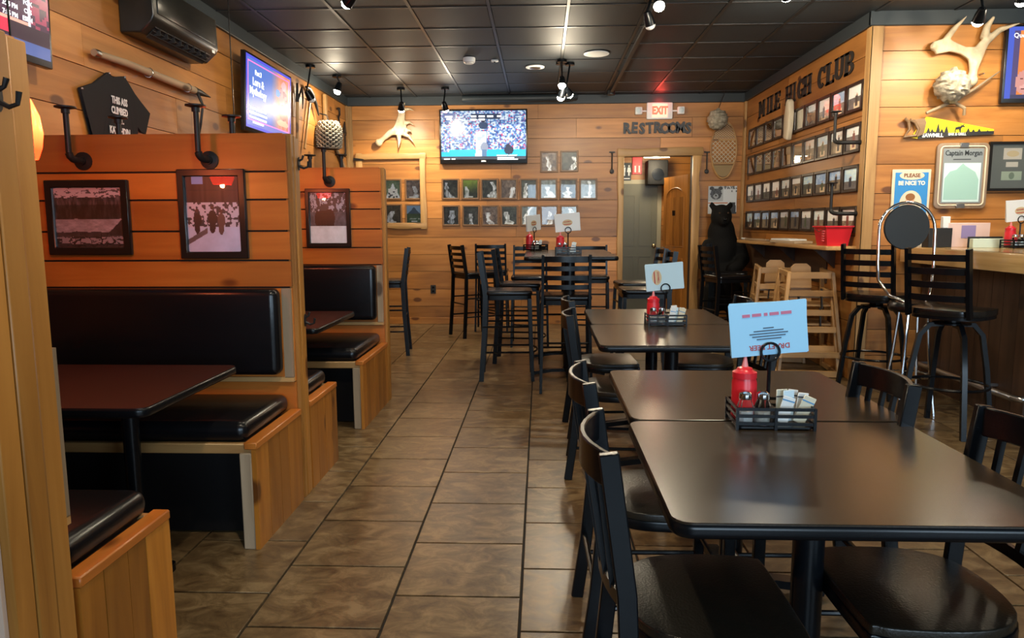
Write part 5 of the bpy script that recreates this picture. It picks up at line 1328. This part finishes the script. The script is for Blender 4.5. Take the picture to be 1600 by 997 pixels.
for k in range(4): B().tube([(-.262+.024*k, -.35, .71), (-.262+.024*k, -.37, .67)], [.007, .002], 6).obj('claw', IRON, t)

# ================================================================== CEILING FITTINGS
def spot_light(loc, target, power, size=.03, angle=110):
    l = bpy.data.lights.new('lamp_beam', 'SPOT'); l.energy = power; l.color = WARM; l.spot_size = math.radians(angle); l.spot_blend = .8; l.shadow_soft_size = size
    o = bpy.data.objects.new('lamp_beam', l); COL.objects.link(o); return o
BULB = mat('lamp_bulb', (1, .9, .7), .4, emit=(1, .88, .66), es=60)
def track_spot(label, p, aim, power=SPOT_W, lit=True, drop=None, n=1):
    """ceiling spot: canopy, stem, head and glowing face; p is the lamp face, aim the point it lights"""
    p = Vector(p); aim = Vector(aim); d = (aim-p).normalized()
    t = T('ceiling_spot', label, 'lamp', (p.x, p.y, ZC))
    q = p-Vector((p.x, p.y, ZC)); back = q-d*.10
    B().lathe([(.05, -.025), (.05, 0)], 16).obj('canopy', BLK, t)
    B().tube([(0, 0, -.02), (back.x*.5, back.y*.5, back.z*.6), tuple(back)], .009, 8).obj('stem', BLK, t)
    B().tube([tuple(back), tuple(q-d*.06), tuple(q-d*.004)], [.026, .036, .042], 16).obj('lamp_head', BLK, t)
    hd = t.children[-1] if False else [c for c in t.children if c.name.startswith('lamp_head')][-1]
    rot = d.to_track_quat('Z', 'Y').to_matrix().to_4x4()
    B().lathe([(.038, -.004), (.036, .010), (.026, .024), (.010, .030)], 16).xf(Matrix.Translation(q) @ rot).obj('bulb', BULB if lit else WHITE, hd)
    if lit:
        o = spot_light(None, None, power); o.parent = t; o.location = q+d*.04; o.rotation_euler = d.to_track_quat('-Z', 'Y').to_euler()
        l = bpy.data.lights.new('lamp_spill', 'POINT'); l.energy = power*.16; l.color = WARM; l.shadow_soft_size = .04
        o2 = bpy.data.objects.new('lamp_spill', l); COL.objects.link(o2); o2.parent = t; o2.location = q+d*.075
    return t
track_spot('lit ceiling spot near the logging tools and corner post', ony(527, 143, 8.2), (-2.5, 8.1, 2.0))
track_spot('lit ceiling spot above the moose antler left of the ball game television', ony(627, 172, 9.0), (-1.9, 9.66, 1.9))
track_spot('lit ceiling spot at the upper corner of the ball game television', ony(696, 172, 9.0), (-1.0, 9.66, 1.6))
track_spot('unlit ceiling spot beside the corner post', ony(487, 156, 7.7), (-2.2, 7.9, 2.2), lit=False)
tp = ony(878, 134, 7.6)
track_spot('lit ceiling spot, topmost of the cluster of three', ony(878, 134, 7.6), (.2, 6.6, .6))
track_spot('lit ceiling spot, of the cluster of three, turned to the restrooms', ony(890, 148, 7.75), (1.4, 9.6, 1.4))
track_spot('lit ceiling spot, lowest of the cluster of three', ony(876, 153, 7.7), (-.6, 8.4, .3))
track_spot('lit ceiling spot on the track rail', ony(1030, 10, 5.25), (.9, 3.4, .6))
track_spot('unlit ceiling spot hanging under the track rail', ony(1016, 40, 5.6), (1.3, 6.2, 1.5), lit=False)
track_spot('lit ceiling spot aimed at the antler on the bar wall', ony(1528, 34, 5.45), (3.2, 6.1, 2.1), power=16)
track_spot('lit ceiling spot over the bar beside the orange screen', ony(1596, 3, 5.3), (3.7, 6.1, 1.4), power=26)
track_spot('added fill spot for the photo wall, over the bar stools', (1.6, 5.0, 2.8), (2.64, 7.9, 1.7), power=80)  # added lamp, brightens the dim photo wall
track_spot('added fill spot over the bar counter, aimed at the bar wall', (3.6, 4.4, 2.8), (3.3, 6.1, 1.7), power=30)  # extra lamp out of view, added to brighten the bar wall
track_spot('added fill spot over the booth with the log-pile photo, aimed at the T-shirt', (-1.35, 3.3, 2.8), (-2.56, 4.6, 2.15), power=20)  # lamp added above the view to light the left wall
track_spot('added fill spot over the booth with the dark team photo, aimed at the wall', (-1.35, 5.2, 2.86), (-2.56, 6.2, 2.2), power=20)  # second lamp added for the left wall
for x, y, ax, ay in ((-.4, 4.0, -.5, 4.9), (.9, 1.6, .8, 2.4), (-.6, 1.8, -.7, 2.6), (2.2, 2.6, 2.6, 4.4)):  # unseen overhead spots, added as fill for aisle, tables and floor
    track_spot({-.4: 'added fill spot over the aisle between booths and middle tables', .9: 'added fill spot over the table with the blue menu rack', -.6: 'added fill spot over the aisle by the pale front panel', 2.2: 'added fill spot over the floor before the bar corner'}[x], (x, y, 2.8), (ax, ay, 0))
t = T('track_rail', 'black lighting track rail running along the ceiling to the exit sign', 'rail', (0, 0, 0))
B().box(.86, .895, 5.1, 9.35, ZC-.03, ZC-.0025).obj('rail', CEILT, t); B().lathe([(.05, ZC-.05), (.05, ZC-.0025)], 14, (.878, 9.35, 0)).obj('end_feed', CEILT, t)
def round_fit(name, label, px, py, prof, m, cat, extra=None):
    c = onz(px, py, ZC); t = T(name, label, cat, (c.x, c.y, ZC-.003)); B().lathe(prof, 24).obj('body', m, t)
    if extra: B().lathe(extra[0], 20).obj(extra[1], extra[2], t)
round_fit('smoke_detector', 'white smoke detector on the black ceiling', 733, 90, [(.06, 0), (.062, -.02), (.058, -.045), (.05, -.05)], WHITE, 'detector', ([(.045, -.05), (.04, -.058), (.01, -.06)], 'grille', SWH))
round_fit('ceiling_speaker', 'flat white round ceiling speaker nearer the track rail', 932, 83, [(.125, 0), (.125, -.006), (.115, -.01)], WHITE, 'speaker', ([(.11, -.010), (.10, -.012)], 'grille', mat('speaker_grille', (.55, .56, .56), .6)))
round_fit('ceiling_fixture', 'white recessed ceiling fixture with a dark slot', 836, 104, [(.10, 0), (.10, -.008), (.085, -.012)], WHITE, 'fixture', ([(.06, -.012), (.05, -.020)], 'eyeball', STEEL))
c = onz(773, 93, ZC); t = T('ceiling_sensor', 'tiny white sensor box on the ceiling beside the smoke detector', 'sensor', (c.x, c.y, ZC-.003)); B().box(-.035, .035, -.02, .02, -.02, 0).bev(.004, 1).obj('case', WHITE, t); B().ball((0, 0, -.021), .008, 8, 6).obj('lens', BLK, t)
t = T('ceiling_pipe', 'dark painted duct running below the ceiling along the back wall', 'pipe', (0, 0, 0))
B().tube([(-1.0, 9.45, 2.93), (.35, 9.45, 2.93), (.45, 9.5, 2.95)], .045, 12).obj('duct', SLATE, t); B().tube([(-.75, 9.45, 2.97), (-.75, 9.45, ZC)], .008, 6).obj('hanger', CEILT, t)
